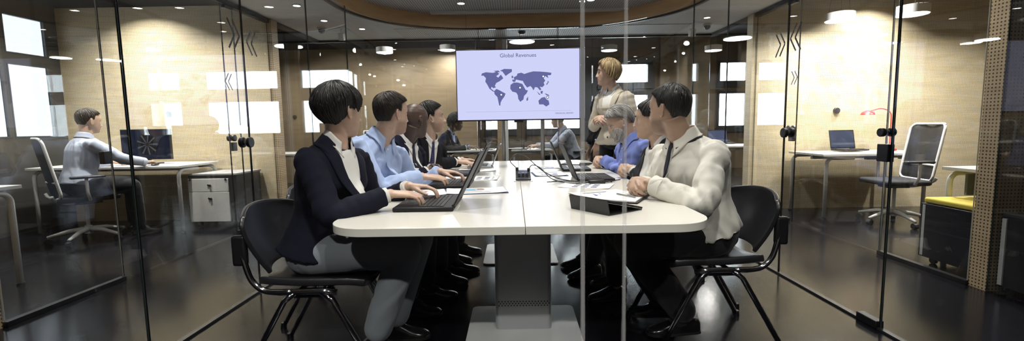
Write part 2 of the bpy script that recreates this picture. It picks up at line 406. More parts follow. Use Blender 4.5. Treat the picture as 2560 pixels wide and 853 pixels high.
# office lids
struct(MB().box(XW,OL,-2.0,5.56,2.75,2.80).build('ceiling_left_office', M_dark))
struct(MB().box(OR,XE,-2.0,2.83,2.75,2.80).build('ceiling_front_office', M_dark))
m = MB(); zc = 2.66
for i in range(56): m.box(OR+.04+i*.058, OR+.052+i*.058, 2.96, 5.70, zc, zc+.05)
for i in range(47): m.box(OR+.04, XE-.03, 2.98+i*.058, 2.992+i*.058, zc, zc+.05)
struct(m.build('ceiling_egg_crate', M_dark)); struct(MB().box(OR,XE,2.94,5.86,2.86,2.9).build('ceiling_right_office', M_dark))
struct(MB().box(XW,XE,YC,YB,3.15,3.2).build('ceiling_back_office', M_dark))
# fascia beams over the office fronts
struct(MB().box(OL-.03,OL+.03,-2.0,YC,ZC-.05,2.80).build('trim_3', M_dark)); struct(MB().box(OR-.03,OR+.03,-2.0,YC,ZC-.05,2.80).build('trim_4', M_dark))
struct(MB().box(OL,OR,YC-.02,YC+.02,ZC-.03,3.2).build('trim_5', M_dark))
# projection screen slot in the ceiling
struct(MB().box(-1.05,1.75,5.96,6.05,2.545,2.568).build('trim_6', mat('slot_white', (.9,.9,.9), .5)))
# --- glass walls
def pane_box(x0,x1,y0,y1,z0=.012,z1=ZC-.035): return MB().box(x0,x1,y0,y1,z0,z1)
def side_pane(name, X, y0, y1, kind='wall', edge=True, z1=ZC-.035, t=.005):
    o = pane_box(X-t, X+t, y0+.004, y1-.004, .012, z1).build(name, M_glass); struct(o)
    if edge:
        for yy in (y0+.001, y1-.0035): MB().box(X-t*.8, X+t*.8, yy, yy+.0025, .012, z1).build('edge', {'door':M_black,'wall':M_edge,'pale':M_edgel}[kind], o)
    return o
CH = mat('chevron_black', (.01,.01,.012), .5)
def chevron(X, yc, zc, h, d, parent, side=1, n=2):
    """double arrow on a pane in the plane X; d=+1 points to +Y"""
    m = MB(); w = .013
    for k in range(n):
        y0 = yc + (k-.5*(n-1))*.052
        a, b, c = (y0-d*h*.18, zc+h/2), (y0+d*h*.18, zc), (y0-d*h*.18, zc-h/2)
        for p, q in ((a,b),(b,c)):
            dy, dz = q[0]-p[0], q[1]-p[1]; L = math.hypot(dy,dz); ny, nz = -dz/L*w/2, dy/L*w/2
            m.prism([(p[0]+ny,p[1]+nz),(q[0]+ny,q[1]+nz),(q[0]-ny,q[1]-nz),(p[0]-ny,p[1]-nz)], 0, .0012, lambda u,v,aa: (X+side*(.0058+aa), u, v))
    return m.build('chevron_marking', CH, parent)
def knob(X, y, z, parent, r=.034):
    m = MB()
    for s in (-1, 1): m.cyl((X+s*.0055,y,z),(X+s*.014,y,z),r*.55).cyl((X+s*.014,y,z),(X+s*.036,y,z),r)
    o = m.build('door_handle', M_black, parent, bevel=.003); return o
def lock(X, y, z, parent):
    return MB().box(X-.018,X+.018,y-.035,y+.035,z-.045,z+.045).build('door_lock', M_black, parent, bevel=.003)
dn = 0
def door(X, y0, y1, ky=None, kz=1.02, chev=None, lk=None, pivot=None, z1=ZC-.035):
    global dn
    dn += 1; o = side_pane('door_%d' % dn, X, y0, y1, 'door', z1=z1)
    if ky: knob(X, ky, kz, o)
    if lk: lock(X, lk, .93, o)
    if chev: chevron(X, chev[0], chev[1], chev[2], chev[3], o, 1 if X < 0 else -1)
    if pivot: MB().box(X-.022,X+.022,pivot-.07,pivot+.07,.002,.045).build('floor_pivot', M_black, o, bevel=.004); MB().box(X-.022,X+.022,pivot-.07,pivot+.07,z1-.045,z1+.003).build('top_pivot', M_black, o, bevel=.004)
    return o
# meeting room, left side
side_pane('wall_glass_left', GL, .6, 2.075)
door(GL, 2.08, 3.023, 2.985, chev=(2.925,1.70,.18,1))
door(GL, 3.027, 3.98, chev=(3.115,1.68,.16,-1), pivot=3.90)
# meeting room, right side
side_pane('wall_glass_right', GR, .6, 2.303)
door(GR, 2.307, 3.228, 3.19, chev=(3.135,1.66,.18,1), pivot=2.38)
door(GR, 3.232, 4.13, chev=(3.31,1.64,.16,-1))
knob(GR, 2.345, 1.035, [o for o in COL.objects if o.name == 'door_3'][0], .022); lock(GR, 2.345, .93, [o for o in COL.objects if o.name == 'door_3'][0])
def curved(name, pts, t=.005, z1=ZC-.035):
    m = MB(); n = len(pts); L_, R_ = [], []
    for i,(x,y) in enumerate(pts):
        a = Vector(pts[max(0,i-1)]); b = Vector(pts[min(n-1,i+1)]); d = (b-a).normalized(); nn = Vector((-d.y, d.x))*t
        L_.append((x+nn.x,y+nn.y)); R_.append((x-nn.x,y-nn.y))
    vs = [(*p,.012) for p in L_]+[(*p,.012) for p in R_]+[(*p,z1) for p in R_]+[(*p,z1) for p in L_]; fs = []
    for i in range(n-1):
        for k in range(4): p, q = k*n, ((k+1)%4)*n; fs.append((p+i,p+i+1,q+i+1,q+i))
    fs += [(0,n,2*n,3*n),(n-1,4*n-1,3*n-1,2*n-1)]
    o = struct(m.add(vs, fs).build(name, M_glass, smooth='auto'))
    for (x,y) in (pts[0], pts[-1]): MB().box(x-.004,x+.004,y-.004,y+.004,.012,z1).build('edge', M_edge, o)
    return o
RC, YG = 1.30, 6.22
side_pane('wall_glass_left_rear', GL, 3.985, YG-RC-.01)
side_pane('wall_glass_right_rear', GR, 4.135, YG-RC-.01)
arcL = [(GL+RC-RC*math.cos(R(90*k/24)), YG-RC+RC*math.sin(R(90*k/24))) for k in range(25)]
arcR = [(GR-RC+RC*math.cos(R(90*k/24)), YG-RC+RC*math.sin(R(90*k/24))) for k in range(25)]
curved('wall_glass_corner_left', arcL); curved('wall_glass_corner_right', arcR)
xs = [GL+RC+.012, .10, GR-RC-.012]
for i in range(2):
    o = struct(MB().box(xs[i]+.004,xs[i+1]-.004,YG-.005,YG+.005,.012,ZC-.035).build('wall_glass_back', M_glass))
    MB().box(xs[i+1]-.004,xs[i+1],YG-.006,YG+.006,.012,ZC-.035).build('edge', M_edge, o)
# front wall of the room, a sliding pane just in front of its neighbour
for a, b, yy in ((GL+.02,.1155,.80),(.1235,.1905,.80),(.1975,GR-.02,.80)):
    o = struct(MB().box(a,b,yy-.005,yy+.005,.012,ZC-.035).build('wall_glass_front', glass('front_glass',(.97,.98,.98),1.3,gain=.5) if 'front_glass' not in MATS else MATS['front_glass']))
M_pe = MATS['front_glass']
mE = mat('polished_edge', (.35,.36,.36), .15, spec=.8)
_e, _nt, _b = nt_new('polished_edge_glass'); _b.inputs['Base Color'].default_value = (.42,.43,.44,1); _b.inputs['Roughness'].default_value = .3; _b.inputs['Alpha'].default_value = .22
for xx, w, yy in ((.1195,.0032,.80),(.194,.0022,.80)):
    struct(MB().box(xx-w,xx+w,yy-.005,yy+.005,.012,ZC-.035).build('trim_14', _e))
# floor channels
def rail(m, X, y0, y1): m.box(X-.014, X+.014, y0, y1, .001, .012)
m = MB(); rail(m, GL, .6, YG-RC); rail(m, GR, .6, YG-RC)
for arc in (arcL, arcR):
    for i in range(24):
        (xa,ya),(xb,yb) = arc[i], arc[i+1]; d = Vector((xb-xa,yb-ya)).normalized(); n = Vector((-d.y,d.x))*.014
        slab(m, [(xa+n.x,ya+n.y),(xb+n.x,yb+n.y),(xb-n.x,yb-n.y),(xa-n.x,ya-n.y)], .001, .012)
m.box(GL+RC,GR-RC,YG-.014,YG+.014,.001,.012)
struct(m.build('trim_7', mat('floor_channel', (.10,.10,.105), .3, metal=.8)))
m = MB(); m.box(OL-.02,OL+.02,2.49,3.29,.001,.03).box(OR-.02,OR+.02,2.94,3.68,.001,.03).box(OL-.02,OL+.02,4.9,5.56,.001,.03).box(OR-.02,OR+.02,5.1,5.72,.001,.03)
struct(m.build('trim_8', M_black))
# office fronts
lock(OL, 3.245, .92, side_pane('wall_glass_office_left', OL, 2.49, 3.285, 'pale')); side_pane('wall_glass_office_left_rear', OL, 4.885, 5.555)
door(OL, 3.29, 4.68, chev=None); door(OL, 4.684, 4.88, 4.72, lk=4.74, chev=(4.73,1.60,.17,-1), pivot=4.80)
side_pane('wall_glass_office_right', OR, 2.945, 3.675, 'pale'); side_pane('wall_glass_office_right_rear', OR, 5.065, 5.715)
door(OR, 3.68, 4.86); door(OR, 4.864, 5.06, 4.95, lk=4.93, chev=(4.92,1.56,.14,-1), pivot=5.0)
side_pane('wall_glass_near_left', OL, .4, 2.355); side_pane('wall_glass_near_right', OR, .4, 2.825)
# back office front
for a, b in ((OL+.01,-.27),(-.08,1.2),(1.2,OR-.01)):
    o = struct(MB().box(a+.004,b-.004,YC+.03,YC+.04,.012,ZC-.03).build('wall_glass_back_office', M_glass)); MB().box(b-.008,b-.004,YC+.029,YC+.041,.012,ZC-.03).build('edge', M_edge, o)

# ================================================================== LAMPS
def downlight(x, y, z, label, watts=P_DOWN, lit=True, r=.042):
    t = thing('downlight', label, 'light', (x,y,z), group=None)
    MB().lathe([(r+.012,0),(r+.012,-.006),(r,-.008),(r,0)], seg=24).build('trim_ring', M_whitem, t)
    MB().lathe([(r,-.002),(r,-.0045),(.001,-.0045)], seg=24).build('lens', M_spot, t)
    if lit: lamp_area((0,0,-.012), 2*r, watts, spread=R(125), parent=t)
    return t
for i,(x,y,w) in enumerate(((-.61,5.60,'left'),(.93,5.55,'right'))):
    t = downlight(x, y, 2.568, 'round downlight in the dark slotted ceiling, %s of the screen slot' % ('left end' if i == 0 else 'right end'), P_DOWN*.6); t['group'] = 'downlights in the slotted ceiling'
for x in (-.72,.72):
    for y in (-.6,1.2,2.55,3.9):  # the pair behind the camera is added fill for legs and chairs
        t = downlight(x, y, 2.568, 'round downlight above the %s side of the table, %s' % ('left' if x < 0 else 'right', {-.6:'added fill behind the camera',1.2:'over its near end',2.55:'over its middle',3.9:'over its far end'}[y]), P_DOWN*{-.6:5.0,1.2:1.1,2.55:1.2,3.9:1.2}[y]); t['group'] = 'downlights above the meeting table'
cor = [(-2.40,4.0),(-2.30,5.0),(-2.30,5.7),(-2.0,6.2),(-1.2,6.60),(-.75,6.60),(.30,6.55),(1.9,6.72),(2.45,5.9),(2.40,4.9),(2.45,4.2),(2.45,3.2)]
where = ['left corridor beside the double glass doors','left corridor past the glass doors','left corridor before the corner','left corridor corner by the dome camera','back corridor left end','back corridor left of the screen','back corridor above the screen','back corridor right end','right corridor corner','right corridor beyond the doors','right corridor by the glass doors','right corridor nearest the camera']
for (x,y),w in zip(cor, where):
    t = downlight(x, y, ZC-.001, 'small round downlight in the grey ceiling of the '+w, P_DOWN*.8, r=.036); t['group'] = 'downlights in the corridor ceiling'
def pendant(x, y, z, r, h, top, label, watts=P_PEND, group='drum pendants'):
    t = thing('pendant_lamp', label, 'lamp', (x,y,z), group=group)
    MB().lathe([(r-.006,0),(r,0),(r,h),(r-.006,h+.002),(.001,h+.002)][:], seg=40).build('lamp_shade', M_whitem, t, smooth='auto')
    MB().lathe([(r-.007,.004),(r-.007,-.004),(.001,-.008)], seg=40).build('diffuser', M_pend, t)
    for k in range(3):
        a = 2*PI*k/3; MB().cyl((r*.8*math.cos(a),r*.8*math.sin(a),h),(r*.5*math.cos(a),r*.5*math.sin(a),top-z),.0015,seg=6).build('wire', M_dark, t)
    MB().cyl((0,0,top-z-.03),(0,0,top-z),.05,seg=20).build('canopy', M_whitem, t)
    lamp_area((0,0,-.015), 2*r-.02, watts, parent=t)
    return t
pendant(3.66,5.25,2.21,.145,.08,2.655,'white drum pendant over the desk with the small laptop')
pendant(3.95,4.65,2.13,.14,.08,2.655,'white drum pendant beside the glass edge, right of the other office pendant')
pendant(-2.35,8.5,2.47,.15,.09,3.14,'white drum pendant in the back office, left of the other two by the wood wall')
pendant(-1.25,8.9,2.56,.15,.09,3.14,'white drum pendant in the back office just left of the screen top corner')
pendant(.15,7.6,2.46,.21,.02,3.14,'flat round glowing lamp hanging directly above the screen', P_PEND*1.2)
pendant(1.80,8.7,2.47,.15,.09,3.14,'white drum pendant in the back office above the blonde presenter')
pendant(3.7,8.6,2.42,.15,.09,3.14,'white drum pendant in the right rear office by the tall windows')
pendant(4.5,8.2,2.44,.15,.09,3.14,'white drum pendant in the right rear office beside its neighbour')
pendant(-4.3,8.0,2.44,.16,.09,3.14,'white drum pendant in the left rear office beyond the wood wall')
pendant(-4.5,3.7,2.30,.13,.08,2.745,'white drum pendant in the left office above the seated man', P_PEND*.35)
pendant(4.9,2.0,2.2,.15,.08,2.745,'white drum pendant in the near right office', P_PEND*.15)
for x, y, s in ((-3.5,4.6,.85),(-4.3,5.0,.8),(-5.0,4.2,.12),(3.5,4.7,.85),(4.3,5.3,.8),(5.2,4.7,.7),(-3.3,8.3,.4),(-1.9,8.3,.4),(2.6,9.6,.8),(4.2,6.6,.8)):  # fill downlights added to brighten the offices and their wood walls
    t = downlight(x, y, 2.655 if x > 0 and y < 5.8 else (2.745 if y < 5.5 else 3.145), 'added fill downlight in the dark ceiling of the %s' % {(-3.5,4.6):'left office near its glass front',(-4.3,5.0):'left office over the desk',(-5.0,4.2):'left office by the window',(3.5,4.7):'right office near its glass front',(4.3,5.3):'right office over the desk',(5.2,4.7):'right office, far side',(-3.3,8.3):'back office, far left',(-1.9,8.3):'back office, left of middle',(2.6,9.6):'back office before the windows',(4.2,6.6):'right rear office'}[(x,y)], 60*s); t['group'] = 'added fill downlights in the office ceilings'
# ceiling cameras
def dome(x, y, label):
    t = thing('security_camera', label, 'camera', (x,y,ZC)); MB().lathe([(.055,0),(.055,-.02),(.045,-.025)],seg=24).build('base', M_whitem, t)
    MB().sphere((0,0,-.035),(.042,.042,.042)).build('dome', mat('dome_black',(.02,.02,.02),.08), t, smooth=True); return t
dome(-2.50,6.1,'white dome security camera under the left corridor ceiling'); dome(2.62,6.3,'white dome security camera under the right corridor ceiling')
def boxcam(x, y, label):
    t = thing('ceiling_sensor', label, 'sensor', (x,y,ZC)); MB().cyl((0,0,0),(0,0,-.05),.012).build('stem', M_whitem, t)
    MB().box(-.035,.035,-.05,.05,-.15,-.05,Matrix.Rotation(R(15),4,'X')).build('body', M_whitem, t, bevel=.006); return t
boxcam(-2.28,6.2,'white box speaker hanging by the left dome camera'); boxcam(2.45,6.35,'white box speaker hanging by the right dome camera')
t = thing('smoke_detector','small dark smoke detector on the ceiling behind the screen','detector',(.13,6.55,ZC-.006)); MB().lathe([(.05,0),(.05,-.015),(.03,-.04),(.001,-.042)],seg=24).build('body', M_black, t, smooth='auto')
# round wall knobs
def grommet(x, y, z, label): return tag(MB().cyl((x,y,z),(x,y-.03,z),.038).build('wall_knob', M_black, bevel=.006), label, 'coat knob', 'round wall knobs')
grommet(-4.18,5.56,1.31,'round black knob on the left perforated wood wall'); grommet(4.0,5.72,1.22,'round black knob on the right perforated wood wall'); grommet(-4.45,9.3,1.35,'round black knob on the far wood wall behind the dark bob haired woman')
# ================================================================== MEETING TABLE
M_top = mat('table_white', (.70,.68,.62), .22, var=.015, spec=.55)
M_tedge = mat('table_edge_band', (.50,.49,.47), .4)
M_ped = mat('pedestal_grey', (.50,.50,.53), .35, metal=.3, var=.05)
M_base = mat('base_plate_white', (.85,.85,.85), .3, var=.04)
table = thing('meeting_table', 'long white oval-cornered meeting table with a centre seam', 'table', (.015,3.14,0))
def sh(poly, dx, dy): return [(x-dx, y-dy) for x, y in poly]
for nm, a, b in (('tabletop',-.725,.019),('tabletop',.021,.725)):
    r = .16; P = []
    if a < 0 : corners = [(a+r,1.53-r,'tl'),(a+r,-1.53+r,'bl')]
    pts = []
    if a < 0:
        pts = [(b,-1.535),(b,1.535)] + [(a+r-r*math.sin(R(90*k/10)), 1.535-r+r*math.cos(R(90*k/10))) for k in range(11)] + [(a+r-r*math.cos(R(90*k/10)), -1.535+r-r*math.sin(R(90*k/10))) for k in range(11)]
    else:
        pts = [(a,1.535),(a,-1.535)] + [(b-r+r*math.sin(R(90*k/10)), -1.535+r-r*math.cos(R(90*k/10))) for k in range(11)] + [(b-r+r*math.cos(R(90*k/10)), 1.535-r+r*math.sin(R(90*k/10))) for k in range(11)]
    m = MB(); m.prism(pts, .708, .74, lambda u,v,z: (u,v,z)); m.build(nm, M_top, table, bevel=.002)
for yc in (-.73,.73):
    m = MB(); m.prism(rrect(-.148,.148,-.065,.065,.02,4), .012, .706, lambda u,v,z: (u+.02,v+yc,z)); c = m.build('pedestal', M_ped, table, smooth='auto')
    for sx in (-1,1): MB().box(.02+sx*.1485-.001,.02+sx*.1485+.001,yc-.045,yc+.045,.015,.70).build('side_strip', M_steel, c)
    for z0 in (.145,.675):
        m = MB()
        for j in range(3):
            for i in range(17):
                x = .02-.13+i*.0161+(j%2)*.008; z = z0+j*.011
                m.prism([(x+.0038*math.cos(2*PI*k/6), z+.0038*math.sin(2*PI*k/6)) for k in range(6)], yc-.0662, yc-.0648, lambda u,v,a: (u,a,v))
        m.build('perforation_band', M_black, c)
    m = MB(); m.prism(rrect(-.30,.30,-.35,.26,.035,5), .001, .013, lambda u,v,z: (u+.02,v+yc,z)); m.build('base_plate', M_base, table, bevel=.003)
MB().box(-.5,.5,-1.3,-1.24,.66,.706).box(-.5,.5,1.24,1.3,.66,.706).box(-.03,.03,-1.24,1.24,.66,.706).build('underframe', M_black, table)
TZ = .7402
# ================================================================== SCREEN
tv = thing('display_screen', 'large wall-size flat screen on a silver stand showing a world map', 'screen', (.05,5.0,0), R(-1.0))
M_disp = emis('display_lilac', (.68,.69,1.0), 1.0)
M_map = emis('display_map', (.14,.15,.36), 1.0)
M_txt = emis('display_text', (.10,.10,.20), 1.0)
W2, z0, z1 = .672, 1.155, 1.925
MB().box(-W2,W2,.004,.045,z0,z1).build('housing', M_black, tv, bevel=.004)
MB().box(-W2+.009,W2-.009,.0015,.0039,z0+.014,z1-.010).build('display', M_disp, tv)
def uv2(px, py):    # chart coordinates, 0..310 wide and 0..180 high, to the panel
    return (-W2+.009+(px/310)*(2*W2-.018), z1-.010-(py/181)*(z1-z0-.024))
def blob(pts, name, m, par, y=0.0012, t=.0004):
    mb = MB(); P = [uv2(*p) for p in pts]; mb.prism(P, y-t, y, lambda u,v,a: (u,a,v)); return mb.build(name, m, par)
cont = {
 'north_america': [(62,58),(72,55),(90,57),(100,54),(106,60),(98,66),(103,70),(110,62),(116,72),(106,80),(98,84),(94,92),(97,96),(90,98),(86,94),(84,99),(90,104),(94,109),(88,106),(80,99),(76,90),(70,80),(72,71),(66,64),(60,64)],
 'greenland': [(108,52),(118,47),(138,48),(138,55),(130,60),(122,66),(118,60),(114,54)],
 'arctic_islands': [(92,52),(104,51),(108,56),(98,55)],
 'south_america': [(92,106),(98,100),(106,104),(114,109),(121,113),(118,121),(112,129),(108,137),(107,146),(104,144),(102,132),(100,122),(93,114)],
 'africa': [(134,90),(142,84),(152,84),(164,88),(168,96),(172,104),(178,106),(174,114),(168,120),(166,130),(158,136),(153,128),(152,118),(148,111),(138,108),(133,100)],
 'europe': [(140,82),(138,76),(144,76),(142,70),(150,66),(152,60),(162,58),(170,62),(172,76),(164,80),(156,78),(148,76),(146,82)],
 'asia': [(168,62),(180,58),(192,55),(210,56),(228,58),(238,60),(236,66),(228,66),(230,74),(222,68),(218,74),(222,80),(218,86),(220,92),(214,98),(208,96),(212,104),(208,106),(202,98),(196,97),(192,106),(188,98),(184,94),(176,98),(170,90),(166,82),(164,76),(172,74)],
 'australia': [(204,134),(212,126),(220,124),(224,130),(230,134),(232,144),(224,150),(216,144),(206,144)],
 'madagascar': [(174,128),(178,122),(178,132),(174,134)],
 'sumatra': [(200,108),(206,114),(210,118),(206,118)],'borneo': [(210,108),(216,108),(214,116),(210,114)],'new_guinea': [(220,114),(230,118),(232,122),(224,119)],'britain': [(137,66),(141,66),(141,72),(137,72)],'japan': [(228,80),(231,84),(226,92),(224,90),(228,85)],
}
mp = MB()
def sc_(p): return ((p[0]-60)*1.0+62, (p[1]-48)*.97+50)
for k, pts in cont.items():
    P = [uv2(*sc_(p)) for p in pts]; mp.prism(P, .0007, .0011, lambda u,v,a: (u,a,v))
mp.build('world_map', M_map, tv)
for px, py in ((217,69),(158,98),(110,116),(227,125)):
    px, py = sc_((px,py)); u, v = uv2(px,py)
    k = MB().cyl((u,.0006,v),(u,.0002,v),.0155,seg=20).build('map_marker', M_txt, tv); MB().cyl((u,.0001,v),(u,-.0003,v),.0095,seg=20).build('marker_dot', emis('display_white',(1,1,1),1.1), k)
u, v = uv2(156,15); text_obj('title_text', 'Global Revenues', .058, M_txt, tv, (u,.0008,v))
u, v = uv2(272,167); text_obj('footer_text', 'FINANCIAL REPORT', .022, M_txt, tv, (u,.0008,v))
MB().box(-W2+.10,W2-.10,.0006,.001,uv2(0,160)[1],uv2(0,160)[1]+.0012).build('rule_line', M_txt, tv)
for x in (-.17,.265): MB().cyl((x,.075,.03),(x,.075,1.5),.022).build('stand_post', M_steel, tv)
MB().box(-.35,.42,-.22,.34,.002,.03).build('stand_base', M_black, tv, bevel=.008); MB().box(-.30,.36,.046,.07,1.35,1.7).build('mount_plate', M_black, tv)
MB().box(-.05,.05,.01,.06,z0-.02,z0).build('sensor_bar', M_black, tv, bevel=.003)
# ================================================================== CHAIRS
M_shell = mat('black_leatherette', (.013,.013,.016), .32, var=.1, bump=.2, bscale=140, bdist=.001)
M_cap = mat('black_plastic', (.010,.010,.012), .38)
M_leg = mat('dark_chrome', (.42,.42,.44), .12, metal=1)
def make_chair():
    t = thing('conference_chair', 'x', 'chair')
    # seat shell
    G = []
    for i in range(13):
        u = i/12; row = []
        for j in range(13):
            v = j/12*2-1; x = -.20+.43*u; w = .225*(1-.10*u**2); z = .445 - .018*math.cos(v*PI/2) + .012*v*v - .03*max(0,u-.75)**2*16*.4 + .02*(1-u)**3
            row.append((x, v*w, z))
        G.append(row)
    MB().grid(G).build('seat', M_shell, t, smooth=True, solid=.032, bevel=.006)
    G = []
    for i in range(15):
        u = i/14; row = []
        z = .50+.275*u; x = -.225-.085*u - .02*math.sin(u*PI)
        w = .205+.045*math.sin(min(1,u*1.25)*PI/2)-.05*max(0,(u-.8)*5)**2*.5
        for j in range(15):
            v = j/14*2-1
            row.append((x + .065*v*v + .02*(u>.93)*0, v*w, z - .03*v*v*max(0,u-.5)*2))
        G.append(row)
    MB().grid(G).build('backrest', M_shell, t, smooth=True, solid=.018, bevel=.004)
    for s in (-1,1):
        y = s*.232
        MB().tube([(.12,y,.418),(.06,y,.425),(-.06,y,.425),(-.12,y,.422)],.0125,seg=10).build('seat_rail', M_leg, t, smooth=True)
        MB().tube([(.055,y,.42),(.10,y,.385),(.30,y+s*.012,.012)],.0125,seg=10).build('leg', M_leg, t, smooth=True)
        MB().tube([(-.055,y,.42),(-.10,y,.385),(-.31,y+s*.012,.012)],.0125,seg=10).build('leg', M_leg, t, smooth=True)
        MB().tube(catmull([(-.06,y,.425),(-.17,y,.43),(-.225,y,.475),(-.25,y,.55),(-.27,y*.97,.64)],5),.0125,seg=10).build('back_upright', M_leg, t, smooth=True)
        MB().box(-.298,-.238,y-s*.004-.014,y-s*.004+.014,.54,.67,).build('back_bracket', M_cap, t, bevel=.012, seg=3)
        for x in (.302,-.312): MB().cyl((x,y+s*.012,0),(x,y+s*.012,.03),.017,.014,seg=12).build('foot_cap', M_cap, t)
    for x in (-.06,.06): MB().cyl((x,-.232,.41),(x,.232,.41),.010,seg=8).build('cross_bar', M_leg, t)
    for s in (-.17,.17): MB().box(-.08,.08,s-.03,s+.03,.385,.41).build('bracket', M_cap, t, bevel=.004)
    return t
def set_label(o, label, group=None):
    o['label'] = label
    if group: o['group'] = group
chair0 = make_chair()
chair_spots = [  # x, y, heading of the sitter, label
 (-.88,2.07,R(2),'black chair with chrome splayed legs under the woman in the navy blazer'),
 (-.99,2.68,R(0),'black chair under the man in the light blue shirt, hidden behind the nearest woman'),
 (-.95,3.22,R(0),'black chair under the bald man in the navy suit'),
 (-.92,3.78,R(0),'black chair under the man with the dotted tie, last on the left'),
 (.94,2.27,R(180),'black chair with chrome splayed legs under the man in the white shirt'),
 (.99,2.86,R(180),'black chair under the woman in the charcoal blazer'),
 (1.01,3.48,R(180),'black chair under the grey bearded man in the violet blue shirt'),
]
for i, (x,y,rz,lab) in enumerate(chair_spots):
    o = chair0 if i == 0 else copy_tree(chair0)
    o.location = (x,y,0); o.rotation_euler = (0,0,rz); set_label(o, lab, 'chairs round the meeting table')
# ================================================================== LAPTOPS
M_lap = mat('laptop_black', (.009,.009,.011), .5, var=.1, spec=.3)
M_lapsil = mat('laptop_silver', (.36,.36,.37), .3, metal=.8)
M_key = mat('key_black', (.010,.010,.011), .45)
M_keyl = mat('key_light', (.35,.35,.36), .5)
M_lcd = emis('lcd_glow', (.30,.36,.62), .35)
def laptop(x, y, rz, label, w=.34, d=.235, h=.215, tilt=20, body=None, silver=False, kl=False):
    """origin at table, hinge on local +X, user at local -X, width along Y"""
    body = body or M_lap
    t = thing('laptop', label, 'laptop', (x,y,TZ), rz)
    MB().box(-d/2,d/2,-w/2,w/2,.002,.019).build('base', M_lapsil if silver else body, t, bevel=.004)
    for sx in (-1,1):
        for sy in (-1,1): MB().box(sx*(d/2-.02)-.008,sx*(d/2-.02)+.008,sy*(w/2-.03)-.012,sy*(w/2-.03)+.012,0,.003).build('rubber_foot', M_cap, t)
    m = MB(); rows = 6
    for r in range(rows):
        n = 14 if r else 15; x0 = d/2-.045-r*.0185
        if r == 5:
            segs = [(-.15,-.10),(-.097,-.06),(-.057,.04),(.043,.07),(.073,.10),(.103,.15)]
        else:
            k = 2*.15/n; segs = [(-.15+i*k, -.15+(i+1)*k-.0028) for i in range(n)]
        for a, b in segs: m.box(x0-.0155,x0,a*w/.34,b*w/.34,.019,.0215)
    m.build('keyboard', M_keyl if kl else M_key, t)
    MB().box(-d/2+.018,-d/2+.07,-.045,.045,.0188,.0196).build('touchpad', M_cap, t)
    a = R(tilt); M = Matrix.Translation((d/2-.004,0,.018)) @ Matrix.Rotation(a, 4, 'Y')
    MB().box(0,.007,-w/2,w/2,.004,h,M).build('screen_lid', M_lapsil if silver else body, t, bevel=.0025)
    MB().box(-.0006,-.0001,-w/2+.012,w/2-.012,.016,h-.012,M).build('display', M_lcd, t)
    for s in (-1,1): MB().cyl((d/2-.002,s*w*.36-.025,.018),(d/2-.002,s*w*.36+.025,.018),.008,seg=12).build('hinge', M_cap, t)
    return t
laptop(-.395,2.09,R(0),'black laptop under the hands of the woman in the navy blazer',w=.36,d=.26,h=.255,tilt=27)
laptop(-.395,2.80,R(0),'black laptop under the hands of the man in the light blue shirt',w=.36,d=.25,h=.25,tilt=27)
laptop(-.395,3.42,R(-3),'black laptop in front of the bald man with clasped hands',w=.33,d=.22,h=.24,tilt=24)
laptop(-.30,4.02,R(0),'silver laptop typed on by the man with the dotted tie',w=.30,d=.21,h=.20,tilt=22,silver=True)
laptop(.515,3.02,R(180),'black laptop in front of the woman in the charcoal blazer',w=.34,d=.235,h=.24,tilt=22)
laptop(.485,3.66,R(178),'silver-edged laptop with pale keys in front of the bearded man',w=.33,d=.22,h=.23,tilt=22,kl=True)
# second thoughts of the table: tablet on its folded cover
tb = thing('tablet_stand', 'black tablet lying tilted on its folded black cover near the table edge', 'tablet', (.385,1.912,TZ), R(36))
M_case = mat('black_folio', (.015,.015,.017), .5, bump=.15, bscale=200)
Mt = Matrix.Translation((-.095,0,.0)) @ Matrix.Rotation(R(-8), 4, 'Y')
MB().prism([(-.10,.0),(-.112,.060),(-.107,.060),(-.093,.0)], -.108, .108, lambda u,v,a: (u,a,v)).build('folio_cover', M_case, tb)
MB().prism([(-.112,.058),(-.109,.063),(.105,.012),(.102,.004)], -.108, .108, lambda u,v,a: (u,a,v)).build('tablet_body', M_lap, tb)
MB().prism([(-.10,.0),(-.10,.004),(.10,.004),(.10,.0)], -.108, .108, lambda u,v,a: (u,a,v)).build('folio_base', M_case, tb)
MB().prism([(-.107,.0632),(-.107,.0636),(.096,.0150),(.096,.0146)], -.100, .100, lambda u,v,a: (u,a,v)).build('display', mat('screen_off',(.006,.006,.008),.06), tb)
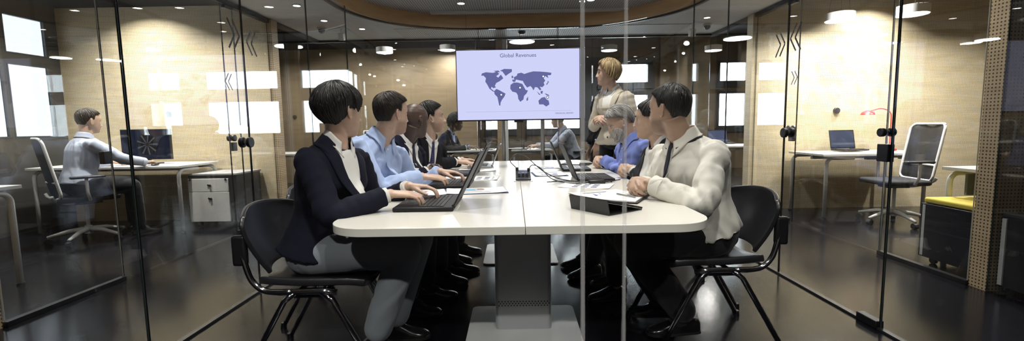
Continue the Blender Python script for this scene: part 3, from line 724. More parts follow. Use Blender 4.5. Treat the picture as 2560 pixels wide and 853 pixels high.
# papers
M_paper = mat('paper_white', (.80,.80,.79), .7)
M_ink = mat('ink_dark', (.05,.06,.12), .7); M_inkb = mat('ink_blue', (.06,.13,.36), .7); M_inkr = mat('ink_red', (.5,.12,.12), .7); M_folder = mat('folder_navy', (.02,.035,.12), .5); M_inkl = mat('ink_pale_blue', (.25,.5,.75), .7)
def sheet(x, y, rz, label, w=.297, h=.21, z=0, curl=.004, chart=0, n=1, group='printed sheets on the table', folder=False):
    t = thing('paper_sheet' if not folder else 'folder', label, 'folder' if folder else 'paper', (x,y,TZ+z), rz, group if not folder else None)
    if folder: MB().box(-w/2-.01,w/2+.012,-h/2-.008,h/2+.012,.0,.003).build('cover', M_folder, t, bevel=.001)
    zz = .0035 if folder else .0006
    for k in range(n):
        G = [[(-w/2+w*i/8, -h/2+h*j/4, zz+k*.0012+curl*(max(0,abs(i-4)-2)/2)**2) for j in range(5)] for i in range(9)]
        G = [[(x_+.004*k, y_-.006*k, z_) for x_,y_,z_ in row] for row in G]
        MB().grid(G).build('page', M_paper, t, solid=.0004)
    zt = zz + n*.0012 - .0005
    rnd = random.Random(int(abs(x*1000)+abs(y*100)))
    def rect(a,b,c,d,m_,nm): MB().box(a,b,c,d,zt,zt+.0003).build(nm, m_, t)
    m = MB()
    if chart == 0:
        for r in range(7): m.box(-w*.25,w*.25*rnd.uniform(.4,1),-h*.38+r*.024,-h*.38+r*.024+.004,zt,zt+.0003)
        m.build('text_lines', M_ink, t)
        rect(-.07,.0,.0,.06,M_inkl,'bar_chart'); rect(.01,.05,.02,.05,M_inkr,'bar_chart')
    elif chart == 1:
        for r in range(3):
            for c in range(3): m.box(-w*.25+c*.055,-w*.25+c*.055+.035,-h*.34+r*.055,-h*.34+r*.055+.028,zt,zt+.0003)
        m.build('chart_blocks', M_ink, t)
    else:
        for r in range(10): m.box(-.06+r*.012,-.06+r*.012+.008,-h*.3,-h*.3+rnd.uniform(.02,.09),zt,zt+.0003)
        m.build('bar_chart', M_inkb, t); rect(-.08,.08,h*.25,h*.32,M_ink,'heading')
    return t
sheet(-.22,2.51,R(8),'stapled printed report on a navy folder behind the nearest laptop',chart=0,n=2,folder=True,w=.32)
sheet(-.215,3.16,R(-2),'printed sheet of small charts between the second and third left laptops',chart=1,w=.20,h=.29)
sheet(-.53,2.46,R(14),'white printed sheet under the elbow side of the second left laptop',chart=0)
sheet(-.50,3.17,R(80),'white sheet tucked left of the bald man\'s laptop',chart=0)
sheet(-.31,3.72,R(4),'white sheets in front of the silver laptop on the left',chart=0,n=3)
sheet(.25,3.34,R(4),'navy bordered brochure with a pale blue picture beside the power box',chart=2,folder=True,w=.22,h=.28)
sheet(.27,3.86,R(2),'white sheet near the far laptop on the right',chart=2,w=.2)
sheet(.42,2.66,R(-20),'sheet with dark chart blocks between the tablet and the right laptop',chart=1)
sheet(.45,2.33,R(20),'report page with a grey chart, under the notepad by the clasped hands',chart=2)
t = thing('notepad','open notepad of blank paper in a dark cover under the clasped hands','notepad',(.52,2.20,TZ+.004),R(-28))
MB().box(-.11,.11,-.15,.15,0,.003).build('cover', M_case, t, bevel=.001); MB().box(-.105,.10,-.145,.145,.0032,.0085).build('pages', M_paper, t)
MB().cyl((-.03,.02,.0125),(.08,-.06,.0125),.0038,seg=8).build('pen', M_steel, t)
t = thing('tablet','thin black tablet lying at the far end of the table','tablet',(.56,4.12,TZ),R(70)); MB().box(-.09,.09,-.13,.13,.001,.009).build('body', M_lap, t, bevel=.003); MB().box(-.082,.082,-.12,.12,.0092,.0096).build('display', MATS['screen_off'], t)
t = thing('phone','small dark phone on the table by the bearded man\'s laptop','phone',(.50,3.88,TZ),R(20)); MB().box(-.035,.035,-.07,.07,.001,.009).build('body', M_lap, t, bevel=.003); MB().box(-.031,.031,-.064,.064,.0092,.0095).build('display', MATS['screen_off'], t)
# power box with its cables
t = thing('power_box','dark metal table power box with open flap','socket',(.055,3.08,TZ))
MB().box(-.062,.062,-.16,.20,.0,.004).build('frame', M_steel, t, bevel=.001)
MB().prism([(-.13,.004),(-.13,.016),(.02,.052),(.10,.052),(.12,.004)], -.05, .05, lambda u,v,a: (a,u,v)).build('housing', mat('metal_dark_grey',(.12,.12,.13),.3,metal=.7), t, bevel=.002)
for i in range(3): MB().box(-.036+i*.026,-.018+i*.026,-.10,-.02,.028,.05,Matrix.Rotation(R(2),4,'X')).build('socket_outlet', M_cap, t)
MB().box(-.05,-.03,.02,.06,.045,.075).box(.03,.05,.0,.04,.045,.07).build('plug', M_cap, t, bevel=.003)
def cable(pts, label, r=.0032):
    return tag(MB().tube(catmull(pts,8), r, seg=8).build('power_cable', M_cap, smooth=True), label, 'cable', 'laptop cables on the table')
z = TZ
cable([(.01,3.12,z+.07),(-.03,3.13,z+.12),(.02,3.16,z+.16),(.08,3.12,z+.145),(.18,3.05,z+.06),(.27,2.98,z+.015),(.34,2.90,z+.005),(.42,2.80,z+.005)],'black cable arching up out of the power box')
cable([(.09,3.08,z+.06),(.12,3.1,z+.09),(.17,3.06,z+.075),(.23,2.92,z+.02),(.30,2.80,z+.005),(.40,2.75,z+.005),(.50,2.80,z+.005),(.60,2.79,z+.005)],'black cable looping from the power box past the right laptop')
cable([(.20,2.82,z+.006),(.30,2.86,z+.006),(.44,2.815,z+.006),(.56,2.80,z+.006),(.66,2.84,z+.012)],'black adapter cable lying in front of the right laptop')
t = thing('power_adapter','small black power adapter block in front of the right laptop','adapter',(.50,2.76,TZ),R(8)); MB().box(-.05,.05,-.02,.02,0,.022).build('body', M_cap, t, bevel=.005); MB().cyl((.05,0,.011),(.07,0,.011),.005,seg=8).build('strain_relief', M_cap, t)
# ================================================================== OFFICES LEFT AND RIGHT
def desk(x0, x1, y0, y1, label, legs, z=.73, panel=None, th=.025):
    t = thing('office_desk', label, 'desk', ((x0+x1)/2,(y0+y1)/2,0)); cx, cy = (x0+x1)/2,(y0+y1)/2
    MB().box(x0-cx,x1-cx,y0-cy,y1-cy,z-th,z).build('desktop', M_white, t, bevel=.002)
    for (ax,ay,bx,by) in legs:      # leg foot, direction the bend comes from
        p = [(ax,ay,.012),(ax,ay,z-.12)]; p += [Vector((ax,ay,z-.12))+Vector((bx*.07*(1-math.cos(R(15*k))),by*.07*(1-math.cos(R(15*k))),.07*math.sin(R(15*k)))) for k in range(1,7)] + [(ax+bx*.3,ay+by*.3,z-.05)]
        MB().tube([(q[0]-cx,q[1]-cy,q[2]) for q in p],.019,seg=14).build('leg', M_whitem, t, smooth=True)
        MB().cyl((ax-cx,ay-cy,0),(ax-cx,ay-cy,.014),.024,seg=14).build('foot', M_cap, t)
    MB().box(x0-cx+.08,x1-cx-.08,-.02,.02,z-.075,z-th-.001).build('crossbeam', M_whitem, t)
    if panel: MB().box(*panel).build('modesty_panel', mat('panel_grey',(.12,.13,.15),.5), t)
    return t
desk(-5.25,-3.60,4.83,5.52,'white desk with bent tube legs before the left wood wall',[(-3.63,4.87,0,1),(-3.63,5.48,-1,0),(-5.2,4.87,0,1)])
desk(-5.2,-3.60,2.70,3.28,'white desk cut by the left frame edge, nearest on the left',[(-3.63,3.22,0,-1),(-3.64,2.76,0,1)])
desk(3.40,4.62,5.02,5.66,'white desk with bent tube legs before the right wood wall',[(3.43,5.62,1,0),(3.48,5.08,1,0),(4.58,5.62,-1,0),(4.58,5.08,-1,0)])
desk(3.33,4.6,2.98,3.55,'white desk behind the yellow topped cabinet, right side',[(3.37,3.52,1,0),(4.5,3.52,-1,0)],panel=(-.55,.55,.16,.18,.52,.68))
desk(-2.62,-.98,7.15,7.8,'white desk in the back office under the left side people',[(-2.55,7.2,0,1),(-1.05,7.2,0,1)],z=.72)
desk(-1.05,-.30,7.12,7.75,'white desk in the back office left of the pillar',[(-1.0,7.16,1,0),(-.34,7.16,-1,0)],z=.72)
desk(-.05,.62,7.12,7.75,'white desk with bent tube frame in the back office right of the pillar',[(-.01,7.16,1,0),(.58,7.16,-1,0)],z=.72)
desk(-3.9,-3.0,7.0,7.7,'white desk in the back office beside the left wood post',[(-3.1,7.05,-1,0),(-3.1,7.6,-1,0)],z=.72)
desk(3.2,4.6,7.3,8.0,'white desk in the right rear office below the tall windows',[(3.26,7.36,1,0),(3.26,7.9,1,0)],z=.72)
# task chairs with white frames
M_mesh = mat('mesh_black', (.006,.006,.008), .7, bump=.4, bscale=400, bdist=.001)
M_seat = mat('seat_fabric_black', (.015,.015,.018), .9)
def rounded_loop(w, h, r, fn, n=6):
    return [fn(x,y) for x, y in rrect(-w,w,-h,h,r,n)]
def make_task(name='task_chair', arms=True, back_h=.29, bz=.76, frame=None):
    frame = frame or M_whitem
    t = thing(name, 'x', 'chair')
    for k in range(5):
        a = 2*PI*k/5+.3; c, s = math.cos(a), math.sin(a)
        MB().tube([(c*.03,s*.03,.125),(c*.15,s*.15,.115),(c*.31,s*.31,.075)],[.026,.021,.014],seg=10).build('leg', frame, t, smooth=True)
        MB().cyl((c*.305-s*.02,s*.305+c*.02,.03),(c*.305+s*.02,s*.305-c*.02,.03),.03,seg=16).build('caster', M_cap, t)
    MB().cyl((0,0,.08),(0,0,.16),.035,.03).cyl((0,0,.16),(0,0,.40),.016).build('column', frame, t)
    MB().box(-.10,.12,-.08,.08,.385,.42).build('mechanism', M_cap, t, bevel=.01)
    m = MB(); m.prism(rrect(-.23,.25,-.235,.235,.09), .425, .475, lambda u,v,z: (u,v,z)); m.build('seat', M_seat, t, bevel=.018, seg=3)
    def bk(y, z): return (-.235-.10*((z+back_h)/(2*back_h))+.045*(y/.22)**2, y, bz+z)
    MB().tube(rounded_loop(.215, back_h, .06, bk),.013,seg=8,closed=True).build('back_frame', frame, t, smooth=True)
    MB().tube([bk(-.21,-back_h*.45),bk(0,-back_h*.45),bk(.21,-back_h*.45)],.012,seg=8).build('back_crossbar', frame, t, smooth=True)
    G = [[bk(-.21+.42*j/10,-back_h+.004+(2*back_h-.008)*i/10) for j in range(11)] for i in range(11)]
    MB().grid(G).build('backrest', M_mesh, t, smooth=True, solid=.006)
    for s in (-1,1):
        MB().tube(catmull([(-.26,s*.19,bz-back_h+.03),(-.24,s*.16,.46),(-.14,s*.09,.41),(-.05,s*.05,.405)],4),.014,seg=8).build('back_bracket', frame, t, smooth=True)
        if arms:
            MB().tube([(.0,s*.26,.44),(-.02,s*.285,.52),(-.02,s*.285,.66)],.014,seg=8).build('arm_post', frame, t, smooth=True)
            MB().box(-.14,.12,s*.285-.035,s*.285+.035,.66,.685).build('armrest', M_cap, t, bevel=.01)
    return t
tc0 = make_task()
task_spots = [(-4.36,4.55,R(52),'white framed mesh office chair with its back to us, left office'),
 (4.02,4.80,R(176),'white framed mesh office chair at the desk with the small laptop'),
 (-2.95+.7,7.95,R(-20),'dark office chair in the back office on the left'),
 (1.05,7.5,R(180),'dark office chair of the grey haired worker seen below the screen'),
 (3.75,6.75,R(95),'office chair with pale frame in the right rear office under the windows')]
for i, (x,y,rz,lab) in enumerate(task_spots):
    o = tc0 if i == 0 else copy_tree(tc0); o.location = (x,y,0); o.rotation_euler = (0,0,rz); set_label(o, lab, 'office task chairs')
c = copy_tree(chair0); c.location = (1.62,7.5,0); c.rotation_euler = (0,0,R(200)); set_label(c, 'black chair behind the presenter in the back office', 'spare black chairs')
# pedestal cabinet
t = thing('drawer_cabinet','white two drawer pedestal on casters with a dark body','cabinet',(-3.42,5.27,0))
MB().box(-.24,.30,-.22,.26,.075,.60).build('body', mat('cabinet_charcoal',(.03,.03,.034),.45), t, bevel=.002)
MB().box(-.25,.31,-.23,.27,.602,.622).build('top', mat('cabinet_top',(.38,.38,.38),.5), t, bevel=.002)
for a, b in ((.08,.415),(.42,.565)):
    d = MB().box(-.235,.215,-.238,-.222,a,b).build('drawer', M_white, t, bevel=.002)
    zc_ = b-.07; m = MB(); m.cyl((-.01,-.238,zc_),(-.01,-.245,zc_),.009,seg=12).cyl((.012,-.238,zc_-.006),(.012,-.25,zc_-.006),.012,seg=12).build('lock_knob', M_black, d)
for x in (-.21,.19): MB().cyl((x,-.239,.555),(x,-.243,.555),.012,seg=12).build('corner_stud', M_black, t)
for x in (-.18,.22):
    for y in (-.16,.2): MB().cyl((x-.012,y,.032),(x+.012,y,.032),.032,seg=16).build('caster', M_cap, t)
# yellow topped cabinet
M_navy = mat('cabinet_black_blue', (.012,.013,.02), .35)
t = thing('storage_cabinet','black mobile cabinet with yellow seat cushion behind the right glass','cabinet',(3.42,3.20,0))
MB().box(-.30,.30,-.23,.27,.05,.46).build('body', M_navy, t, bevel=.003)
MB().box(-.302,-.29,.232,.255,.06,.45).build('side_handle', M_whitem, t)
m = MB(); m.prism(rrect(-.29,.31,-.23,.28,.04), .463, .503, lambda u,v,z: (u,v,z)); m.build('seat_cushion', mat('cushion_yellow',(.78,.62,.10),.8,bump=.2,bscale=300), t, bevel=.012, seg=3)
for x in (-.24,.24):
    for y in (-.18,.2): MB().cyl((x-.012,y,.026),(x+.012,y,.026),.026,seg=14).build('caster', M_cap, t)
t = thing('storage_cabinet','black cabinet with a pale edge strip at the far right','cabinet',(3.315,2.55,0))
MB().box(-.29,.55,-.23,.25,.05,.49).build('body', M_navy, t, bevel=.003); MB().box(-.30,-.291,.215,.24,.06,.48).build('side_handle', M_whitem, t); MB().box(-.29,.55,-.23,.25,.492,.51).build('top', mat('top_dark',(.05,.05,.055),.5), t)
for x in (-.24,.24):
    for y in (-.18,.2): MB().cyl((x-.012,y,.026),(x+.012,y,.026),.026,seg=14).build('caster', M_cap, t)
# small laptop, lamp on the right desk
laptop(3.98,5.42,R(95),'small laptop with a blue lit screen on the right office desk',w=.32,d=.20,h=.23,tilt=12)
t = thing('desk_lamp','red arc desk lamp on the right office desk','lamp',(4.47,5.45,.73))
M_red = mat('lamp_red',(.35,.02,.02),.35)
MB().cyl((0,0,0),(0,0,.025),.07).build('base', M_red, t); MB().tube(catmull([(0,0,.02),(.0,0,.35),(-.02,0,.46),(-.13,0,.50),(-.26,0,.47)],5),.006,seg=8).build('arm', M_red, t, smooth=True)
MB().lathe([(.02,.04),(.06,.02),(.075,-.01),(.07,-.012),(.05,.012),(.001,.03)],(-.28,0,.44)).build('lamp_shade', M_red, t, smooth='auto')
# monitor with the fan picture
t = thing('computer_monitor','black monitor showing a grey fan wheel on the left office desk','monitor',(-4.23,5.22,.73),R(0))
MB().box(-.285,.285,-.012,.02,.05,.40).build('housing', M_black, t, bevel=.004); MB().box(-.275,.275,-.0135,-.0125,.06,.39).build('display', emis('monitor_blue',(.012,.017,.04),1), t)
m = MB(); cx_, cz_ = .02, .225; Mf = emis('fan_grey',(.09,.11,.16),1)
m.prism([(cx_+.125*math.cos(2*PI*k/32),cz_+.125*math.sin(2*PI*k/32)) for k in range(32)], -.0145,-.0138, lambda u,v,a:(u,a,v)); m.build('picture_disc', emis('fan_dark',(.004,.005,.008),1), t)
m = MB()
for k in range(9):
    a = 2*PI*k/9; c, s = math.cos(a), math.sin(a); m.prism([(cx_+c*.02-s*.003,cz_+s*.02+c*.003),(cx_+c*.12-s*.011,cz_+s*.12+c*.011),(cx_+c*.12+s*.008,cz_+s*.12-c*.008),(cx_+c*.02+s*.003,cz_+s*.02-c*.003)], -.0155,-.0147, lambda u,v,a_:(u,a_,v))
m.build('picture_blades', Mf, t)
MB().box(-.02,.02,.0,.03,.01,.2).build('stand', M_black, t); MB().box(-.12,.12,-.09,.09,0,.012).build('stand_base', M_black, t, bevel=.003)
t = thing('computer_mouse','small dark mouse on the left office desk','mouse',(-3.92,4.93,.73)); MB().sphere((0,0,.012),(.03,.05,.014)).build('shell', M_cap, t, smooth=True)
# back office clutter
def monitor(x,y,rz,label):
    t = thing('computer_monitor',label,'monitor',(x,y,.72),rz); MB().box(-.26,.26,-.012,.02,.12,.47).build('housing', M_black, t, bevel=.004); MB().box(-.25,.25,-.0135,-.0125,.13,.46).build('display', MATS['screen_off'], t)
    MB().box(-.02,.02,.02,.045,.01,.3).build('stand', M_black, t); MB().box(-.12,.12,-.09,.09,0,.012).build('stand_base', M_black, t); return t
monitor(-.42,7.45,R(82),'dark monitor in the back office seen edge-on by the pillar'); monitor(.12,7.5,R(-75),'dark monitor in the back office just right of the pillar')
t = thing('keyboard','dark keyboard on the back desk before the grey haired worker','keyboard',(.10,7.3,.72)); MB().box(-.2,.1,-.07,.07,0,.018).build('body', M_cap, t, bevel=.004)
laptop(3.45-.0,7.62,R(90),'dark laptop open on the right rear office desk',w=.34,d=.23,h=.22,tilt=15)
# ================================================================== PEOPLE
V = Vector
def lerp(a, b, t): return a+(b-a)*t
def interp(tab, t):
    """tab rows (t, values...) -> values at t, smoothed"""
    if t <= tab[0][0]: return tab[0][1:]
    for i in range(len(tab)-1):
        if t <= tab[i+1][0]:
            k = (t-tab[i][0])/(tab[i+1][0]-tab[i][0]); k = k*k*(3-2*k)*.5+k*.5
            return tuple(lerp(a, b, k) for a, b in zip(tab[i][1:], tab[i+1][1:]))
    return tab[-1][1:]
def yawv(deg): return V((math.cos(R(deg)), math.sin(R(deg)), 0))
def ik(a, c, l1, l2, pole):
    """middle joint of a two-bone chain a..c bent toward pole"""
    d = c-a; L = min(d.length, (l1+l2)*.999); d = d.normalized()
    x = (l1*l1-l2*l2+L*L)/(2*L); h = math.sqrt(max(0, l1*l1-x*x))
    p = pole-(pole.dot(d))*d; p = p.normalized()
    return a+d*x+p*h
def limb(mb, pts, radii, seg=20, n=6, joints=True):
    P = catmull(pts, n); rr = []
    for i in range(len(P)):
        t = i/n; k = min(int(t), len(radii)-2); rr.append(lerp(radii[k], radii[k+1], t-k))
    mb.tube(P, rr, seg)
    mb.sphere(P[0], rr[0]*.99, 16, 10); mb.sphere(P[-1], rr[-1]*.99, 16, 10)
def rings(mb, R_, seg):
    n = len(R_); vs = [v for g in R_ for v in g]; fs = []
    for i in range(n-1):
        for k in range(seg): fs.append((i*seg+k, i*seg+(k+1)%seg, (i+1)*seg+(k+1)%seg, (i+1)*seg+k))
    fs.append(tuple(range(seg-1,-1,-1))); fs.append(tuple(range((n-1)*seg, n*seg)))
    mb.add(vs, fs)
def remesh(mb, name, m, voxel, smooth=2, parent=None, base=V((0,0,0)), disp=None, factor=.5):
    me = bpy.data.meshes.new('tmp'); me.from_pydata([tuple(V(v)-base) for v in mb.v], [], mb.f)
    o = bpy.data.objects.new('tmp', me); COL.objects.link(o)
    q = o.modifiers.new('r', 'REMESH'); q.mode = 'VOXEL'; q.voxel_size = voxel; q.adaptivity = 0
    if smooth: s = o.modifiers.new('s', 'SMOOTH'); s.factor = factor; s.iterations = smooth
    dg = bpy.context.evaluated_depsgraph_get(); dg.update()
    me2 = bpy.data.meshes.new_from_object(o.evaluated_get(dg)); me2.name = name
    bpy.data.objects.remove(o); bpy.data.meshes.remove(me)
    if disp:
        n = len(me2.vertices); co = np.empty(n*3, 'f'); me2.vertices.foreach_get('co', co); co = co.reshape(-1,3)
        no = np.array([v.normal[:] for v in me2.vertices], 'f'); d = disp(co); co += no*d[:,None]; me2.vertices.foreach_set('co', co.ravel()); me2.update()
    me2.materials.clear()
    for q in (m if isinstance(m, (list,tuple)) else [m]): me2.materials.append(q)
    me2.polygons.foreach_set('use_smooth', [True]*len(me2.polygons))
    ob = bpy.data.objects.new(name, me2); COL.objects.link(ob)
    if parent is not None: ob.parent = parent
    return ob
def folds(amp=.004, f=9, seed=0, dirv=(.6,.3,.8)):
    """creases: ridged noise squeezed along dirv"""
    d = V(dirv).normalized()
    def fn(co):
        out = np.empty(len(co), 'f')
        for i, c in enumerate(co):
            p = V(c); s = p.dot(d); q = (p-d*s*.7)*f+V((seed, seed*1.7, 0))
            a = noise.noise(q); b = noise.noise(q*2.1+V((5,1,2)))
            out[i] = amp*((1-min(1,2.4*a*a*2.2))*1.3-.6) + amp*.4*b
        return out
    return fn
def shift(o, base):
    o.data.transform(Matrix.Translation(-base)); return o

# ---- heads
HT = [(-.122,.050,.018,.012),(-.116,.072,-.004,.026),(-.104,.083,-.024,.037),(-.088,.087,-.040,.047),(-.070,.088,-.055,.056),(-.050,.089,-.068,.063),(-.030,.088,-.084,.069),(-.010,.088,-.096,.073),(.010,.090,-.102,.0755),(.030,.092,-.104,.077),(.050,.088,-.101,.0765),(.070,.078,-.092,.071),(.088,.061,-.076,.061),(.102,.039,-.055,.046),(.112,.014,-.033,.026),(.117,-.008,-.012,.004)]
def head_rings(sex=0, jaw=1.0, nose=1.0):
    out = []; seg = 72; N_ = 90
    for i in range(N_+1):
        z = -.122+.239*i/N_; fx, bx, w = interp(HT, z)
        if z < -.05: w *= lerp(1, jaw*(.93 if sex else 1), min(1, (-.05-z)/.03))
        cx = (fx+bx)/2 if z < -.05 else lerp(-.012, (fx+bx)/2, min(1,max(0,(z-.06)/.05)) if z > .06 else max(0,(-z)/.05 if z<0 else 0))
        row = []
        for k in range(seg):
            a = 2*PI*k/seg; ca, sa = math.cos(a), math.sin(a)
            ex = 2.25; rr = (abs(ca)**ex+abs(sa)**ex)**(-1/ex)
            x = cx + (fx-cx if ca > 0 else cx-bx)*ca*rr; y = w*sa*rr
            if ca > 0:
                g = lambda py, pz, sy, sz: math.exp(-((abs(y)-py)/sy)**2-((z-pz)/sz)**2)
                fr = min(1, ca*1.6); d = 0
                nz = 0
                if -.052 < z < .016:
                    t = (.016-z)/.056; nz = (.004+.021*min(1,t)**1.15)*(1 if z > -.040 else max(0,(z+.052)/.012)); nw = .0065+.0065*min(1,t)
                    d += nose*nz*math.exp(-(y/nw)**2)
                d += nose*.006*math.exp(-((abs(y)-.012)/.006)**2-((z+.040)/.007)**2)
                d -= .0125*g(.031,.003,.0155,.0115)
                d += (.0035 if not sex else .001)*g(.028,.021,.02,.007)
                d += .004*g(.045,-.022,.016,.014)
                d += .0065*math.exp(-(y/.021)**2-((z+.0605)/.0055)**2) + .0065*math.exp(-(y/.018)**2-((z+.073)/.0055)**2)
                d -= .0035*math.exp(-(y/.022)**2-((z+.0668)/.0018)**2)
                d -= .0045*math.exp(-(y/.022)**2-((z+.086)/.006)**2)
                d += .005*math.exp(-(y/.018)**2-((z+.103)/.010)**2)
                d -= .003*g(.044,-.055,.012,.02)
                x += d*fr
            row.append(V((x, y, z)))
        out.append(row)
    return out, seg
def add_head(mb, M, sex=0, jaw=1, nose=1, ears=True, scale=1.0):
    rr, seg = head_rings(sex, jaw, nose)
    rings(mb, [[M @ (v*scale) for v in g] for g in rr], seg)
    if ears:
        for s in (-1, 1):
            E_ = M @ Matrix.Translation((.004*scale, s*.0715*scale, -.004*scale)) @ Matrix.Rotation(s*R(152), 4, 'Z') @ Matrix.Rotation(R(10), 4, 'Y')
            # local: x outward-back of the ear plane, z up, thin along y
            pts = []
            for k in range(15):
                a = R(-95+k*20); rx, rz = .0185, .032
                pts.append(E_ @ (V((.013+rx*math.cos(a)*(1 if math.cos(a)>0 else .8), 0, rz*math.sin(a)))*scale))
            mb.tube(pts, [.0042*scale]*15, 8)
            mb.sphere(E_ @ (V((.010,-s*0.001,0))*scale), .0115*scale, 12, 8, M=(E_.to_3x3() @ Matrix.Diagonal((1.0,.30,1.75))))
            mb.sphere(E_ @ (V((.009,0,-.026))*scale), .0065*scale, 10, 6)
def skin_mat(name, col, red=.0):
    m, nt, b = nt_new(name); N = nt.nodes; L = nt.links
    b.inputs['Roughness'].default_value = .46; b.inputs['Subsurface Weight'].default_value = .08; b.inputs['Subsurface Scale'].default_value = .01
    b.inputs['Subsurface Radius'].default_value = (1,.35,.2)
    at = N.new('ShaderNodeVertexColor'); at.layer_name = 'tint'
    tc = N.new('ShaderNodeTexCoord'); n = N.new('ShaderNodeTexNoise'); n.inputs['Scale'].default_value = 18; n.inputs['Detail'].default_value = 5; L.new(tc.outputs['Object'], n.inputs['Vector'])
    r = N.new('ShaderNodeValToRGB'); r.color_ramp.elements[0].position = .3; r.color_ramp.elements[1].position = .7
    r.color_ramp.elements[0].color = (col[0]*.88, col[1]*.82, col[2]*.80, 1); r.color_ramp.elements[1].color = (*[min(1,c*1.08) for c in col], 1)
    L.new(n.outputs['Fac'], r.inputs[0])
    mx = N.new('ShaderNodeMixRGB'); mx.blend_type = 'MULTIPLY'; mx.inputs[0].default_value = 1; L.new(r.outputs[0], mx.inputs[1]); L.new(at.outputs[0], mx.inputs[2]); L.new(mx.outputs[0], b.inputs['Base Color'])
    n2 = N.new('ShaderNodeTexNoise'); n2.inputs['Scale'].default_value = 220; L.new(tc.outputs['Object'], n2.inputs['Vector'])
    bp = N.new('ShaderNodeBump'); bp.inputs['Strength'].default_value = .12; bp.inputs['Distance'].default_value = .001; L.new(n2.outputs['Fac'], bp.inputs['Height']); L.new(bp.outputs[0], b.inputs['Normal'])
    return m
def hair_mat(name, col, col2=None):
    m, nt, b = nt_new(name); N = nt.nodes; L = nt.links
    b.inputs['Roughness'].default_value = .48; b.inputs['Specular IOR Level'].default_value = .4
    at = N.new('ShaderNodeVertexColor'); at.layer_name = 'lock'
    r = N.new('ShaderNodeValToRGB'); r.color_ramp.elements[0].color = (*col, 1); r.color_ramp.elements[1].color = (*(col2 or [min(1,c*1.8) for c in col]), 1)
    L.new(at.outputs[0], r.inputs[0]); L.new(r.outputs[0], b.inputs['Base Color'])
    return m
def make_hair(name, M, mat_, root, base, scalp, pole, end, thick, locks=420, lr=.0042, wav=.1, seed=1, swirl=.0, scale=1.0, shell=.85, drop=None, lift=.0, curl=0, start=0., shade=None):
    """scalp: BVH of the head in local head space; pole: growth centre; end(phi)-> polar reach in degrees; thick(t,phi)-> depth
    drop(phi) extends the locks straight down past the reach"""
    rnd = random.Random(seed); pole = V(pole).normalized(); c = V((-.012,0,.022))
    ax = V((0,0,1)) if abs(pole.z) < .8 else V((1,0,0))
    e1 = (ax - pole*ax.dot(pole)).normalized()        # phi = 0 direction: forward for a crown pole
    if abs(pole.z) < .8: pass
    e2 = pole.cross(e1).normalized()
    def dirv(th, ph): return (pole*math.cos(th) + (e1*math.cos(ph)+e2*math.sin(ph))*math.sin(th)).normalized()
    def surf(d):
        h = scalp.ray_cast(c+d*.5, -d); return (h[0]-c).length if h[0] is not None else .09
    mb = MB(); cols = []
    def vcol(n, v): cols.extend([v]*n)
    NP, NT = 56, 22; G = []
    for i in range(NT+1):
        row = []
        for k in range(NP):
            ph = 2*PI*k/NP; te = R(end(ph)); th = te*i/NT; d = dirv(th, ph)
            t = i/NT; rr = surf(d)+thick(t, ph)*shell+.001
            row.append(c+d*rr)
        G.append(row)
    inner = []
    for k in range(NP):
        ph = 2*PI*k/NP; d = dirv(R(end(ph))*.99, ph); inner.append(c+d*(surf(d)-.004))
    vs = [M @ (v*scale) for row in G for v in row] + [M @ (v*scale) for v in inner]
    fs = [(i*NP+k, i*NP+(k+1)%NP, (i+1)*NP+(k+1)%NP, (i+1)*NP+k) for i in range(NT+1) for k in range(NP)]
    o0 = len(mb.v); mb.add(vs, fs)
    for v in vs: cols.append(.18+.1*rnd.random())
    for j in range(locks):
        ph = rnd.uniform(0, 2*PI); te = R(end(ph)); t0 = rnd.uniform(0, .62)**1.0 if rnd.random() < .8 else rnd.uniform(.3,.8); t1 = min(1.03, t0+rnd.uniform(.25,.5))
        if rnd.random() < .4: t1 = 1.0+rnd.uniform(0,.04)
        n = 7; pts = []; o_ = rnd.uniform(.80, 1.06); sw = swirl*rnd.uniform(.6,1.4)+rnd.uniform(-wav,wav); amp = rnd.uniform(-.02,.02)
        for q in range(n):
            t = lerp(t0, t1, q/(n-1)); p2 = ph+sw*(t-t0)+amp*math.sin(q*1.3)
            te2 = R(end(p2)); d = dirv(te2*t, p2); tk = thick(min(1,t), p2)
            rr = surf(d)+tk*o_+.0012+lift*(q/(n-1))
            p = c+d*rr
            if curl: p += V((math.sin(q*2.2+j),math.cos(q*2.2+j*1.3),math.sin(q*1.9+j*.7)))*curl
            pts.append(p)
        if drop and t1 > .98:
            L_ = drop(ph)
            if L_ > 0:
                e = pts[-1]; dd = (pts[-1]-pts[-2]).normalized()*.3+V((0,0,-1)); dd.normalize()
                for q in range(3): pts.append(e+dd*L_*(q+1)/3*rnd.uniform(.85,1.05))
        n = len(pts); w = lr*rnd.uniform(.6,1.3); rad = [w*(.35+.9*math.sin(PI*min(1,(q+.6)/(n))))*.9 for q in range(n)]; rad[-1] = w*.15
        k0 = len(mb.v); mb.tube([M @ (p*scale) for p in pts], [x*scale for x in rad], 5, squash=(1.0,.55))
        sh = rnd.random(); 
        if shade: sh = shade(ph, t0, sh)
        vcol(len(mb.v)-k0, sh)
    me = bpy.data.meshes.new(name); me.from_pydata([tuple(V(v)-base) for v in mb.v], [], mb.f); me.materials.append(mat_)
    a = me.color_attributes.new('lock', 'FLOAT_COLOR', 'POINT')
    a.data.foreach_set('color', np.repeat(np.array(cols,'f')[:,None],4,1).ravel())
    me.polygons.foreach_set('use_smooth', [True]*len(me.polygons))
    o = bpy.data.objects.new(name, me); COL.objects.link(o); o.parent = root
    return o
